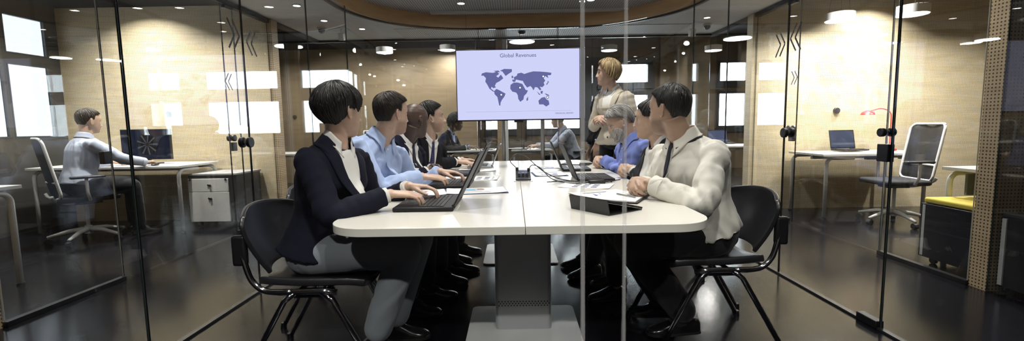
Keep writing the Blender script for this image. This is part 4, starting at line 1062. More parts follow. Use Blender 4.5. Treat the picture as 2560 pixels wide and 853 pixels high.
# ---- hands
def add_hand(mb, wrist, F_, N_, side, curls, spread=4, scale=1.0, thumb=(35,20,25)):
    """side +1 right, -1 left. curls: four (mcp, pip, dip) in degrees. Returns nothing"""
    F_ = F_.normalized(); N_ = (N_-F_*N_.dot(F_)).normalized(); T = (N_.cross(F_) if side > 0 else F_.cross(N_)).normalized()
    P = lambda x, y, z: wrist+F_*x*scale+T*y*scale+N_*z*scale
    # palm
    sec = [(-.012,.026,.020,0),(.01,.028,.0175,0),(.035,.035,.0155,0),(.06,.040,.0145,0),(.082,.0405,.0125,-.001),(.094,.036,.0095,-.003)]
    R_ = []
    for x, a, b, z in sec:
        R_.append([P(x, a*math.copysign(abs(math.cos(t))**.75, math.cos(t)), z+b*math.copysign(abs(math.sin(t))**.9, math.sin(t))) for t in [2*PI*k/20 for k in range(20)]])
    rings(mb, R_, 20)
    mb.sphere(P(.028,.020,-.008), .0165*scale, 12, 8)
    ys = (.0305,.0105,-.0100,-.0295); xs = (.090,.094,.090,.081); Ls = ((.042,.026,.021),(.046,.029,.022),(.043,.027,.021),(.034,.021,.019)); rs = (.0088,.0090,.0086,.0077)
    for i in range(4):
        a = R((1.5-i)*spread); f = (F_*math.cos(a)+T*math.sin(a)).normalized(); p = P(xs[i]-.012, ys[i], -.001); ang = 0; pts = [p]; p = P(xs[i], ys[i], -.0005); pts.append(p)
        for L_, cu in zip(Ls[i], curls[i]):
            ang += R(cu); d = f*math.cos(ang)-N_*math.sin(ang); p = p+d*L_*scale; pts.append(p)
        r = rs[i]*scale; rad = [r*1.02, r*1.08, r*.98, r*.92, r*.74]
        mb.tube(pts, rad, 12)
        for q, w in zip(pts[1:], rad[1:]): mb.sphere(q, w*1.0, 12, 8)
    a, b, c_ = thumb; f = (F_*math.cos(R(a))+T*math.sin(R(a))-N_*math.sin(R(b))).normalized(); p0 = P(.018,.020,-.006); p1 = p0+f*.042*scale
    g = (f*math.cos(R(c_))+F_*math.sin(R(c_))*.8-N_*.15).normalized(); p2 = p1+g*.032*scale; p3 = p2+(g+F_*.25).normalized()*.024*scale
    mb.tube([p0,p1,p2,p3],[.0135*scale,.0115*scale,.0098*scale,.0075*scale],12)
    for q, w in ((p1,.0118),(p2,.010),(p3,.0076)): mb.sphere(q, w*scale, 12, 8)
TYPE = [(18,38,22),(22,40,24),(20,40,24),(16,36,22)]
REST = [(12,22,12)]*4
CLASP = [(48,62,35),(50,64,36),(52,64,36),(54,62,36)]
FOLD = [(30,45,25),(32,46,25),(34,46,25),(36,46,25)]
def add_shoe(root, base, ankle, fdir, m, name='shoe', Lf=.275, heel=0.0, z0=0.0):
    f = V((fdir.x, fdir.y, 0)).normalized(); s = V((-f.y, f.x, 0)); o = V((ankle.x, ankle.y, z0))
    sec = [(-.072,.006,.05,.012),(-.066,.026,.068,.010),(-.045,.033,.078,.010),(-.01,.034,.094,.010),(.03,.036,.090,.010),(.07,.040,.070,.010),(.11,.045,.050,.010),(.15,.044,.042,.010),(.18,.034,.034,.010),(.198,.016,.024,.011)]
    mb = MB(); R_ = []
    for x, w, h, zb in sec:
        row = []
        for k in range(20):
            a = 2*PI*k/20; c, q = math.cos(a), math.sin(a)
            zz = zb+(h-zb)*max(0,q)**.8 if q > 0 else zb-.0*q
            row.append(o+f*x*Lf/.275+s*w*math.copysign(abs(c)**.7,c)+V((0,0,zz+heel*max(0,(.05-x)/.12))))
        R_.append(row)
    rings(mb, R_, 20); sh = mb.build(name, m, root, smooth='auto'); shift(sh, base)
    q = sh.modifiers.new('sub','SUBSURF'); q.levels = q.render_levels = 1
    m2 = MB(); P2 = []
    for x, w, *_ in sec: P2.append((x, w*1.04))
    poly = P2+[(x,-w) for x,w in reversed(P2)]
    m2.prism(poly, .0, .012, lambda u,v,a: o+f*u*Lf/.275+s*v+V((0,0,a+heel*max(0,(.05-u)/.12))))
    so = m2.build('sole', mat('sole_black',(.008,.008,.008),.6), sh); shift(so, base)
    return sh
class Surf:
    """a frame on the chest for laying collars, lapels and ties on a garment"""
    def __init__(s, objs, base, org, fwd, up):
        s.t = [BVHTree.FromPolygons([tuple(v.co+base) for v in o.data.vertices], [tuple(p.vertices) for p in o.data.polygons]) for o in objs]
        s.o = org; s.f = fwd.normalized(); s.u = (up-s.f*up.dot(s.f)).normalized(); s.l = s.u.cross(s.f).normalized(); s.base = base
    def hit(s, a, b, off=0.0):
        p = s.o+s.l*a-s.u*b+s.f*.22; best = None
        for t in s.t:
            h = t.ray_cast(p, -s.f, .33)
            if h[0] is not None and (best is None or h[3] < best[1]): best = (h[0], h[3])
        if best: return best[0]+s.f*off
        p = s.o+s.l*a-s.u*b+s.f*.03; h = min((t.find_nearest(p) for t in s.t), key=lambda h: h[3]); return h[0]+h[1]*off
    def strip(s, name, A, B, m, root, off=.003, nu=5, nv=14, th=.003, smooth=2, bev=0):
        """ruled patch between polylines A and B given in (side, down)"""
        def at(Q, t):
            x = t*(len(Q)-1); i = min(int(x), len(Q)-2); return lerp(V(Q[i]), V(Q[i+1]), x-i)
        G = []
        for j in range(nv+1):
            a, b = at(A, j/nv), at(B, j/nv); G.append([s.hit(*lerp(a, b, i/nu), off) for i in range(nu+1)])
        for _ in range(smooth):
            H = [[p.copy() for p in r] for r in G]
            for j in range(1, nv):
                for i in range(nu+1): 
                    d = (H[j-1][i]+H[j+1][i])/2; dd = (d-H[j][i]).dot(s.f); G[j][i] = H[j][i]+s.f*dd*.5
        o = MB().grid(G).build(name, m, root, smooth=True, solid=th); shift(o, s.base); return o
def ringstrip(name, c, up, fwd, prof0, prof1, gap, m, root, base, n=44, th=.003, snap=None, so=.006, pt=0, fold=1.0):
    """a collar: band round the neck, open by gap degrees at the front; profiles (rx, ry, h, frontdrop)"""
    up = up.normalized(); f = (fwd-up*fwd.dot(up)).normalized(); l = up.cross(f); G = []
    rows = 5
    for r in range(rows+1):
        t = r/rows; rx, ry, h, fd = [lerp(a, b, t) for a, b in zip(prof0, prof1)]; row = []
        for k in range(n+1):
            a = R(gap)+(2*PI-2*R(gap))*k/n; ca, sa = math.cos(a), math.sin(a)
            e = min(k, n-k)/n*(2*PI-2*R(gap))
            p = c+f*ca*rx+l*sa*ry+up*(h-fd*max(0, ca)**1.5-pt*t*max(0,1-e/.75)**1.5)+f*(pt*.25*t*max(0,1-e/.75))
            if snap is not None and t > .5:
                w = (t-.5)*2*.95; hh = snap.find_nearest(p)
                p = lerp(p, hh[0]+hh[1]*so, w)
            row.append(p)
        G.append(row)
    o = MB().grid(G).build(name, m, root, smooth=True, solid=th); shift(o, base); return o

SKINS = {}
def person(label, pelvis, neck, yp, yt, head, yh, ph=0, rh=0, sex=0, size=1.0, skin='light', voxel=.0042,
           wr=None, wl=None, er=None, el=None, hr=None, hl=None, kr=None, kl=None, ar=None, al=None, fr=None, fl=None,
           hair=None, beard=None, tint=None, jaw=1., nose=1., top='shirt', top_m=None, shirt_m=None, tie_m=None, leg_m=None, shoe_m=None,
           collar_m=None, open_v=.30, fold=.004, standing=False, legs_r=1.0, girth=1.0, cuff=True, brow=(.05,.035,.02), heel=0, seed=1, detail=True, vest=None, name='person', coat_end=None):
    pelvis, neck, head = V(pelvis), V(neck), V(head); base = V((pelvis.x, pelvis.y, 0))
    fp, ft, fh = yawv(yp), yawv(yt), yawv(yh)
    up = (neck-pelvis).normalized()
    Lv = lambda f: V((-f.y, f.x, 0))
    g = girth*(.90 if sex else 1.0)
    Mh = Matrix.Translation(head) @ Matrix.Rotation(R(yh),4,'Z') @ Matrix.Rotation(R(ph),4,'Y') @ Matrix.Rotation(R(rh),4,'X')
    prof = [(-.17,.10,.085,0),(-.11,.158,.12,0),(0,.178,.132,0),(.15,.168,.125,0),(.36,.148,.112,.004),(.55,.164,.122,.012),(.70,.178,.126,.010),(.80,.180,.110,.0),(.87,.166,.092,-.008),(.93,.120,.078,-.014),(.985,.078,.065,-.012),(1.04,.058,.058,-.004)]
    if sex: prof = [(-.17,.10,.085,0),(-.11,.165,.12,0),(0,.185,.130,0),(.15,.165,.115,0),(.36,.135,.098,.004),(.52,.150,.112,.012),(.68,.165,.132,.018),(.78,.168,.112,.006),(.87,.160,.090,-.006),(.93,.115,.072,-.012),(.985,.066,.058,-.010),(1.04,.050,.050,-.004)]
    def torso(mb, off, t0=-.2, t1=1.1, n=34, flare=0, seg=40):
        R_ = []
        for i in range(n+1):
            t = lerp(max(t0,prof[0][0]), min(t1,prof[-1][0]), i/n); a, b, fo = interp(prof, t)
            k = min(1, max(0, (t-.1)/.6)); f = (fp*(1-k)+ft*k); f = (f-up*f.dot(up)).normalized(); l = up.cross(f).normalized()
            belly = math.sin(max(0,min(1,t))*PI)*.015
            o_ = off + flare*max(0, .25-t)/.4
            if t > .93: o_ *= max(.15, 1-(t-.93)*9)
            c = lerp(pelvis, neck, t)-ft*belly+f*fo; a = a*g+o_; b = b*g+o_
            R_.append([c+l*a*math.copysign(abs(math.cos(x))**.9, math.cos(x))+f*b*math.copysign(abs(math.sin(x))**.9, math.sin(x)) for x in [2*PI*q/seg for q in range(seg)]])
        rings(mb, R_, seg)
    sw = (.150 if sex else .174)*girth**.5
    shc = lerp(pelvis, neck, .875)-ft*.012
    lt = up.cross(ft).normalized()
    sR, sL = shc-lt*sw, shc+lt*sw
    ua, fa = .285*size, .255*size
    wr, wl = V(wr), V(wl)
    eR = ik(sR, wr, ua, fa, V(er) if er else V((-ft.x*.3,-ft.y*.3,-1))-lt*.5)
    eL = ik(sL, wl, ua, fa, V(el) if el else V((-ft.x*.3,-ft.y*.3,-1))+lt*.5)
    lp = Lv(fp); hpR, hpL = pelvis-lp*.092+V((0,0,-.01)), pelvis+lp*.092+V((0,0,-.01))
    kr, kl, ar, al = V(kr), V(kl), V(ar), V(al)
    fr = V(fr) if fr else fp; fl = V(fl) if fl else fp
    s_ = .88 if sex else 1.0
    # --- body
    body = MB(); torso(body, -.012)
    nk = neck-up*.02; nh = Mh @ V((-.028,0,-.055))
    body.tube(catmull([nk-up*.03, nk+up*.02, lerp(nk,nh,.6), nh, nh+(nh-nk).normalized()*.03],4), [(.060 if not sex else .050)*girth**.5]*4+[(.057 if not sex else .046)*girth**.5]*13, 24)
    body.tube([Mh @ V((.02,0,-.085)), Mh @ V((-.012,0,-.11)), lerp(nk,nh,.55)+ft*.0], [.030,.036,.045], 16)
    add_head(body, Mh, sex, jaw, nose, scale=size)
    for s, e, w in ((sR,eR,wr),(sL,eL,wl)):
        s2 = s-up*.02+(shc-s)*.12; body.sphere(s2, .036*s_, 16, 10); limb(body, [s2, lerp(s,e,.5), e], [.036*s_,.040*s_,.035*s_]); limb(body, [e, lerp(e,w,.35), w], [.039*s_,.039*s_,.026*s_])
    for h_, k_, a_ in ((hpR,kr,ar),(hpL,kl,al)):
        limb(body, [h_, lerp(h_,k_,.5), k_], [.082*s_,.070*s_,.052*s_]); limb(body, [k_, lerp(k_,a_,.35), a_], [.050*s_,.050*s_,.034*s_])
    for a_, f_ in ((ar,fr),(al,fl)):
        f2 = f_.normalized(); body.tube([a_-V((0,0,.01)), a_+f2*.05+V((0,0,-.048)), a_+f2*.12+V((0,0,-.058))],[.032*s_,.026*s_,.018*s_],14)
    hs = (.93 if sex else 1.0)*size
    for w, hd, sd in ((wr,hr,1),(wl,hl,-1)):
        F_, N_, cu = V(hd[0]), V(hd[1]), hd[2]; kw = hd[3] if len(hd) > 3 else {}
        add_hand(body, w+F_.normalized()*.006, F_, N_, sd, cu, scale=hs, **kw)
    if skin not in SKINS: SKINS[skin] = skin_mat('skin_'+skin, {'light':(.53,.37,.28),'tan':(.43,.29,.21),'dark':(.085,.052,.037),'fair':(.55,.38,.29),'brown':(.14,.085,.06)}[skin])
    root = remesh(body, name, SKINS[skin], voxel, 2, base=base, factor=.45); root.location = base
    root['label'] = label; root['category'] = 'person'
    # tint: lips, stubble
    me = root.data; n = len(me.vertices); co = np.empty(n*3,'f'); me.vertices.foreach_get('co', co); co = co.reshape(-1,3)+np.array(base,'f')
    Mi = np.array(Mh.inverted()); hc = co @ Mi[:3,:3].T + Mi[:3,3]; hc /= size
    X_, Y_, Z_ = hc[:,0], hc[:,1], hc[:,2]; col = np.ones((n,4),'f')
    lip = np.exp(-(Y_/.022)**4-((Z_+.067)/.0105)**4)*(X_ > .07)
    lc = np.array((.80,.52,.52) if skin != 'dark' else (.9,.7,.7)) if not (tint or {}).get('lips') else np.array(tint['lips'])
    col[:,:3] = col[:,:3]*(1-lip[:,None])+lip[:,None]*lc
    if tint and 'stubble' in tint:
        sc, st = tint['stubble']; k = np.clip((-.035-Z_)/.02,0,1)*np.clip((X_+.012)/.02,0,1)*np.clip((Z_+.16)/.03,0,1)*(1-lip*.8); k = k*np.where((Z_>-.055)&(np.abs(Y_)<.03)&(Z_>-.045),.3,1); k *= (np.abs(Y_)<.09)
        col[:,:3] = col[:,:3]*(1-k[:,None]*st)+k[:,None]*st*np.array(sc)
    if tint and 'scalp' in tint:
        sc, st = tint['scalp']; k = np.clip((Z_-.02-.6*np.clip(X_,0,1))/.03,0,1)*(np.abs(Y_)<.1); k = np.maximum(k, np.clip((-.02-X_)/.03,0,1)*np.clip((Z_+.07)/.04,0,1)); k *= (Z_>-.07)&(np.abs(Y_)<.1)&(Z_<.14)
        col[:,:3] = col[:,:3]*(1-k[:,None]*st)+k[:,None]*st*np.array(sc)
    a = me.color_attributes.new('tint','FLOAT_COLOR','POINT'); a.data.foreach_set('color', col.ravel())
    # --- eyes and brows
    if detail:
        for s in (-1,1):
            ec = V((.0668,s*.0315,.001))*size; ey = MB().sphere(Mh @ ec, .0125*size, 16, 12).build('eye', mat('eye_white',(.62,.60,.57),.15), root, smooth=True); shift(ey, base)
            c2 = Mh @ (V((.0668+.0108,s*.0315,.001))*size); fx = (Mh.to_3x3() @ V((1,0,0))); ir = MB().cyl(c2, c2+fx*.0022*size, .0052*size, .0048*size, 14).build('iris', mat('iris_dark',(.03,.025,.02),.1), ey); shift(ir, base)
            li = MB(); pts = [Mh @ (V((.0678+.0130*math.cos(R(t_)) , s*.0315+.0135*math.sin(R(t_)), .0065-.004*abs(math.sin(R(t_)))))*size) for t_ in range(-60,61,15)]
            li.tube(pts, [.0022*size]*len(pts), 6); o = li.build('eyelid', SKINS[skin], root, smooth=True); shift(o, base)
            a_ = o.data.color_attributes.new('tint','FLOAT_COLOR','POINT'); a_.data.foreach_set('color', [.7]*(4*len(o.data.vertices)))
            pts = []
            for t_ in range(7):
                yy = .014+.036*t_/6; zz = .0205+.0045*math.sin(t_/6*2.4); pts.append(Mh @ (V((.0925-.0105*(yy/.048)**2.2+.0005, s*yy, zz))*size))
            o = MB().tube(pts, [.0016,.0028,.003,.003,.0026,.002,.001], 6, squash=(1,1)).build('eyebrow', mat('brow_%s'%('%.2f'%brow[0]).replace('.',''), brow, .8), root, smooth=True); shift(o, base)
    # --- hair
    hb = MB(); rr, sg = head_rings(sex, jaw, nose); rings(hb, rr, sg); scalp = BVHTree.FromPolygons([tuple(v) for v in hb.v], hb.f)
    for hd in (hair or []): make_hair(M=Mh, root=root, base=base, scalp=scalp, scale=size, seed=seed, **hd)
    if beard: make_hair(M=Mh, root=root, base=base, scalp=scalp, scale=size, seed=seed+5, **beard)
    # --- trousers
    tr = MB()
    for h_, k_, a_ in ((hpR,kr,ar),(hpL,kl,al)):
        q = .012*legs_r; limb(tr, [h_, lerp(h_,k_,.5), k_], [(.086)*s_+q,.075*s_+q,.060*s_+q], 22, 8)
        hem = lerp(k_, a_, .90 if not heel else .84); limb(tr, [k_, lerp(k_,a_,.35), hem], [.060*s_+q,.058*s_+q,.046*s_+q*1.2], 22, 8)
    torso(tr, .006, -.2, .10)
    tro = remesh(tr, 'trousers' if vest != 'skirt' else 'trousers', leg_m, .008, 3, root, base, folds(.0035, 10, seed))
    for a_, f_ in ((ar,fr),(al,fl)): add_shoe(root, base, a_, f_, shoe_m or M_shoe, heel=heel, z0=max(0, a_.z-.085-heel*.6), Lf=.25 if sex else .285)
    if not sex:
        for k_, a_, f_ in ((kr,ar,fr),(kl,al,fl)):
            d_ = (k_-a_).normalized(); f2 = f_.normalized(); sk = MB().tube([a_+d_*.09, a_+d_*.02, a_+f2*.03+V((0,0,-.022)), a_+f2*.07+V((0,0,-.045))],[.040,.039,.038,.034],18).build('sock', M_pblk, root, smooth='auto'); shift(sk, base)
    # --- tops
    jac = top == 'jacket'; off = .018 if jac else .009
    tp = MB(); torso(tp, off, coat_end if coat_end is not None else (-.06 if jac else .02), .985, flare=.045 if jac else .02)
    so = .016 if jac else .012
    for s, e, w in ((sR,eR,wr),(sL,eL,wl)):
        tp.sphere(s-up*.010-(lt if (s-sL).length < .01 else -lt)*.004, .047*s_+so*.8, 20, 12)
        wd = (w-e).normalized(); end_ = w-wd*(.012 if not jac else .030)
        P1 = catmull([s, lerp(s,e,.5), e, lerp(e,w,.4), end_], 7); rad = [(0,.053*s_+so*.8),(.2,.049*s_+so*.9),(.5,.043*s_+so),(.7,.040*s_+so),(1.0,.031*s_+so*.95)]
        tp.tube(P1, [interp(rad, i/(len(P1)-1))[0]+(.002*math.sin(i*2.3)) for i in range(len(P1))], 24)
        tp.sphere(e, .042*s_+so, 18, 12)
    topo = remesh(tp, 'jacket' if jac else 'shirt', top_m, .0065, 4, root, base, folds(fold, 13, seed*3.1, tuple(up+lt*.4)))
    sf = Surf([topo], base, neck, ft, up)
    # cuffs
    for w, e in ((wr,eR),(wl,eL)):
        wd = (w-e).normalized(); r0 = .031*s_+so*.95
        if jac:
            c = MB().tube([w-wd*.045, w-wd*.012],[r0-.006,r0-.008],20).build('shirt_cuff', shirt_m or M_shirtw, root, smooth='auto')
            b = MB(); 
            for q in range(2): bp_ = w-wd*(.045+.016*q)+(-lt if w is wr else lt)*(r0+.001)*.7-V((0,0,1))*0+V((0,-1,0))*r0*.75; b.sphere(bp_, (.005,.005,.005), 8, 6)
        else: c = MB().tube([w-wd*.062, w-wd*.060, w-wd*.012, w-wd*.008],[r0+.002,r0+.005,r0+.004,r0-.001],22).build('cuff', top_m, root, smooth='auto')
        shift(c, base)
    nc = neck-ft*.004; m_sh = shirt_m or top_m; rn = (.068 if not sex else .058)*girth**.5
    if jac:
        sf.strip('shirt_front', [(-.070,.0),(-.066,.06),(-.040,open_v*.75),(-.008,open_v)], [(.070,.0),(.066,.06),(.040,open_v*.75),(.008,open_v)], m_sh, root, off=.005, nu=10)
        cs = 1 if not sex else .9
        for s in (-1,1):
            w_ = .052 if not sex else .045
            lp_ = sf.strip('lapel', [(s*.066,.005),(s*.055,.05),(s*.030,open_v*.75),(s*.004,open_v+.005)], [(s*(.066+w_*.75),.02),(s*(.055+w_*1.15),.075),(s*(.030+w_*.8),open_v*.72),(s*.012,open_v+.012)], top_m, root, off=.0095, th=.004)
        ringstrip('jacket_collar', nc, up, ft, (rn+.006,rn+.010,.036,.055), (rn+.034,rn+.042,-.016,.07), 50, top_m, root, base, th=.004, snap=sf.t[0], so=.007)
        ringstrip('shirt_collar', nc, up, ft, (rn-.001,rn-.001,.058,.044), (rn+.016,rn+.012,.012,.045), 12 if tie_m else 30, m_sh, root, base, snap=sf.t[0], so=.011, pt=.028)
        b = MB()
        for q in range(2):
            p = sf.hit(.006, open_v+.03+.10*q, .004); b = MB().cyl(p, p+ft*.004, .009, .008, 12).build('button', M_button, root); shift(b, base)
    else:
        ringstrip('collar', nc, up, ft, (rn-.002,rn-.002,.058,.040), (rn+.020,rn+.022,.004,.036), 10 if tie_m else 24, collar_m or top_m, root, base, th=.004, snap=sf.t[0], so=.010, pt=.036)
        sf.strip('placket', [(-.016,.01),(-.016,.40)], [(.016,.01),(.016,.40)], top_m, root, off=.0015, nu=3, nv=16, th=.002)
        for q in range(5):
            p = sf.hit(0, .06+.085*q, .003); b = MB().cyl(p, p+ft*.002, .0055, .005, 10).build('button', M_buttonw, root); shift(b, base)
    if tie_m:
        L_ = open_v+.02 if jac else .46
        sf.strip('tie', [(-.016,.0),(-.010,.035),(-.020,L_*.5),(-.032,L_)], [(.016,.0),(.010,.035),(.020,L_*.5),(.032,L_)], tie_m, root, off=.0105 if not jac else .0085, nu=4, nv=14, th=.004)
        p = sf.hit(0, .012, .006); kn = MB(); kn.sphere(p, .016, 12, 8, M=Matrix.Diagonal((1,1,1.25))); k = kn.build('tie_knot', tie_m, root, smooth=True); shift(k, base)
    if not jac and tie_m:   # the tie band showing under the collar at the back
        ringstrip('tie_band', nc, up, ft, (rn+.0195,rn+.0235,.010,.03), (rn+.0195,rn+.0235,.000,.03), 20, tie_m, root, base, th=.002)
    return root, sf
M_shoe = mat('shoe_leather_black', (.008,.008,.009), .18, spec=.7)
M_shirtw = cloth('shirt_white', (.72,.71,.68), fold=.35, fscale=9, fdist=.012)
M_button = mat('button_dark', (.03,.03,.035), .3); M_buttonw = mat('button_white', (.75,.75,.73), .3)
M_navy_s = cloth('suit_navy', (.006,.007,.020), rough=.9, fold=.22, fscale=6, sheen=.0)
M_navy_j = cloth('blazer_navy', (.005,.0055,.016), rough=.9, fold=.22, fscale=6, sheen=.0)
M_black_s = cloth('suit_black', (.004,.004,.007), rough=.9, fold=.22, fscale=6, sheen=0)
M_char = cloth('blazer_charcoal', (.016,.017,.021), rough=.85, fold=.22, fscale=7)
M_cream = cloth('blazer_cream', (.52,.47,.38), rough=.85, fold=.22, fscale=6)
M_blue = cloth('shirt_light_blue', (.36,.45,.68), fold=.7, fscale=7, fdist=.025)
M_viol = cloth('shirt_violet_blue', (.20,.26,.62), fold=.7, fscale=7, fdist=.025)
M_whites = cloth('shirt_offwhite', (.68,.66,.60), fold=.7, fscale=7, fdist=.025)
M_pale = cloth('shirt_pale_grey_blue', (.42,.46,.56), fold=.5, fscale=6)
M_pgrey = cloth('trousers_grey', (.27,.295,.33), fold=.3, fscale=6)
M_pblk = cloth('trousers_black', (.007,.007,.010), fold=.4, fscale=6)
M_pnavy = cloth('trousers_navy', (.02,.025,.06), fold=.4, fscale=6)
M_tiep = cloth('tie_dotted', (.02,.018,.07), fold=.0, dots=(70,.16,(.45,.42,.6)))
M_tien = cloth('tie_navy', (.010,.010,.022), fold=.1)
H_dark = hair_mat('hair_black', (.004,.0035,.0035), (.022,.020,.019)); H_brown = hair_mat('hair_dark_brown', (.006,.004,.003), (.028,.018,.012))
H_grey = hair_mat('hair_silver', (.10,.10,.10), (.62,.61,.58)); H_blond = hair_mat('hair_blonde', (.09,.055,.022), (.48,.36,.19)); H_white = hair_mat('beard_white', (.22,.20,.18), (.70,.68,.64))
def short_hair(front=62, side=88, back=118, top=.020, sides=.008):
    """reach and depth for a short cut grown from the crown"""
    def end(ph):
        c = math.cos(ph); a = abs(math.atan2(math.sin(ph), c))
        return interp([(0,front),(R(40),front+3),(R(62),side-12),(R(78),side+14),(R(95),side-2),(R(112),side+14),(R(135),back),(PI,back+10)], a)[0]
    def th(t, ph):
        base_ = lerp(top, sides, min(1, max(0, (t-.28)/.34))); f = max(0, math.cos(ph))
        return max(.002, lerp(base_, top*.9, f*.8)*(1-max(0,t-.9)*8*(1-f)))
    return end, th
# ------------------------------------------------------------------ who is there
Z3 = V((0,0,1))
def clasp(C_, f, gap=.058, back=.075, lift=.012, curls=FOLD):
    C_, f = V(C_), V(f).normalized(); l = Z3.cross(f).normalized()
    wr = C_-f*back-l*gap+Z3*.0; wl = C_-f*(back-.012)+l*gap+Z3*lift
    return dict(wr=wr, wl=wl, hr=(f*.74+l*.62-Z3*.05, f*.45-l*.62+Z3*.55, curls), hl=(f*.70-l*.66-Z3*.05, f*.45+l*.55+Z3*.65, curls))
def typing(wr, wl, f, toe=.12):
    f = V(f).normalized(); l = Z3.cross(f)
    return dict(wr=wr, wl=wl, hr=(f+l*toe-Z3*.06, Z3+f*.1-l*.12, TYPE), hl=(f-l*toe-Z3*.06, Z3+f*.1+l*.12, TYPE))
def seated(px, py, f, spread=.10, kx=.44, ax=.36, kz=.53, knee_dy=0):
    f = V(f).normalized(); l = Z3.cross(f); p = V((px,py,0))
    return dict(kr=p+f*kx-l*spread+Z3*kz, kl=p+f*kx+l*spread+Z3*kz, ar=p+f*ax-l*(spread+.01)+Z3*.095, al=p+f*(ax+.06)+l*(spread+.01)+Z3*.095, fr=f-l*.15, fl=f+l*.15)
end, th = short_hair(70, 84, 119, .016, .003)
# woman in the navy blazer, nearest on the left
def bob_end(ph):
    a = abs(math.atan2(math.sin(ph), math.cos(ph))); return interp([(0,60),(R(30),68),(R(50),92),(R(66),106),(R(80),94),(R(95),97),(R(112),118),(R(140),130),(PI,134)], a)[0]
def bob_th(t, ph):
    a = abs(math.atan2(math.sin(ph), math.cos(ph))); k = interp([(0,.012),(R(60),.014),(R(100),.024),(PI,.030)], a)[0]
    return lerp(.021, k, min(1,t*1.5))*(1-.85*max(0,t-.6)/.4*(a>R(72)))
pose = typing((-.545,1.965,.812), (-.515,2.20,.815), (1,.10,0))
person('woman in a navy blazer and grey trousers typing, nearest on the left side', (-.925,2.085,.55), (-.80,2.06,1.03), -4, -22,
   (-.785,2.075,1.18), 57, 2, 0, sex=1, skin='light', er=(-.5,-.75,-.75), el=(-.4,.5,-.9),
   kr=(-.495,1.98,.555), kl=(-.47,2.16,.565), ar=(-.665,2.04,.13), al=(-.62,2.19,.13), fr=(1,-.1,0), fl=(1,.1,0), **pose,
   hair=[dict(name='hair', mat_=H_dark, pole=(-.22,0,.97), end=bob_end, thick=bob_th, locks=1100, lr=.0030, wav=.10, swirl=.0, drop=lambda ph: .006, shade=lambda ph,t0,s: s*(.6+1.2*max(0,math.cos(ph-.3))))],
   top='jacket', top_m=M_navy_j, shirt_m=M_shirtw, leg_m=M_pgrey, open_v=.33, seed=3, legs_r=1.7, coat_end=.0)
pose = typing((-.545,2.64,.812), (-.47,2.86,.818), (1,.08,0))
person('man in a light blue shirt with brown hair, typing beside the woman in navy', (-.98,2.68,.55), (-.78,2.675,1.035), -5, -28,
   (-.715,2.69,1.18), 48, 2, 0, skin='light', er=(-.4,-.6,-.9), el=(-.4,.5,-.9), **pose, **seated(-1.0,2.70,(1,0,0)),
   hair=[dict(name='hair', mat_=H_brown, pole=(-.30,0,.95), end=end, thick=lambda t,ph: th(t,ph)*1.15, locks=1000, lr=.0028, wav=.35, swirl=.5, lift=.003)],
   tint={'stubble':((.45,.36,.30),.45),'scalp':((.25,.2,.17),.5)}, top='shirt', top_m=M_blue, leg_m=M_pblk, seed=5, fold=.011)
pose = clasp((-.53,3.22,.80), (1,0,0))
person('bald man in a navy suit with hands clasped, between two colleagues on the left side', (-.96,3.20,.55), (-.75,3.17,1.0), -5, -25,
   (-.685,3.165,1.148), 50, 3, 0, skin='dark', er=(-.4,-.6,-.9), el=(-.4,.5,-.9), **pose, **seated(-.96,3.22,(1,0,0),kx=.42,ax=.42),
   tint={'scalp':((.55,.5,.5),.4)}, top='jacket', top_m=M_navy_s, shirt_m=M_shirtw, tie_m=M_tien, leg_m=M_pnavy, seed=7, brow=(.01,.008,.006))
pose = typing((-.50,3.86,.805), (-.47,4.06,.805), (1,.05,0))
person('man in a dark suit with a white dotted tie, farthest on the left side', (-.92,3.72,.55), (-.69,3.67,1.01), -5, -35,
   (-.66,3.66,1.175), 18, -4, 0, skin='light', er=(-.4,-.6,-.9), el=(-.4,.5,-.9), **pose, **seated(-.92,3.74,(1,0,0)),
   hair=[dict(name='hair', mat_=H_dark, pole=(-.30,0,.95), end=short_hair(72,88,120,.024,.012)[0], thick=short_hair(70,86,120,.024,.012)[1], locks=520, lr=.004, wav=.2, swirl=.3)],
   tint={'stubble':((.5,.42,.36),.35)}, top='jacket', top_m=M_black_s, shirt_m=M_shirtw, tie_m=M_tiep, leg_m=M_pnavy, seed=9, nose=1.3)
# right side
pose = clasp((.575,2.20,.803), (-1,-.08,0), curls=CLASP)
e5, t5 = short_hair(64, 84, 120, .016, .003)
person('man in a white shirt and dark tie, hands clasped, nearest on the right side', (.955,2.28,.55), (.835,2.27,1.015), 182, 203,
   (.762,2.265,1.165), 130, 2, 0, skin='tan', er=(.3,.5,-.9), el=(.45,-.75,-.55), **pose, 
   kr=(.56,2.42,.54), kl=(.56,2.18,.53), ar=(.82,2.45,.12), al=(.86,2.24,.12), fr=(-1,.1,0), fl=(-1,-.1,0), girth=1.08,
   hair=[dict(name='hair', mat_=H_dark, pole=(-.25,0,.97), end=e5, thick=t5, locks=1000, lr=.0028, wav=.2, swirl=.3)],
   tint={'stubble':((.38,.33,.30),.75),'scalp':((.2,.17,.15),.5)}, top='shirt', top_m=M_whites, tie_m=M_tien, leg_m=M_pblk, seed=11, fold=.011, legs_r=1.8)
pose = clasp((.70,3.02,.80), (-1,.05,0), curls=CLASP)
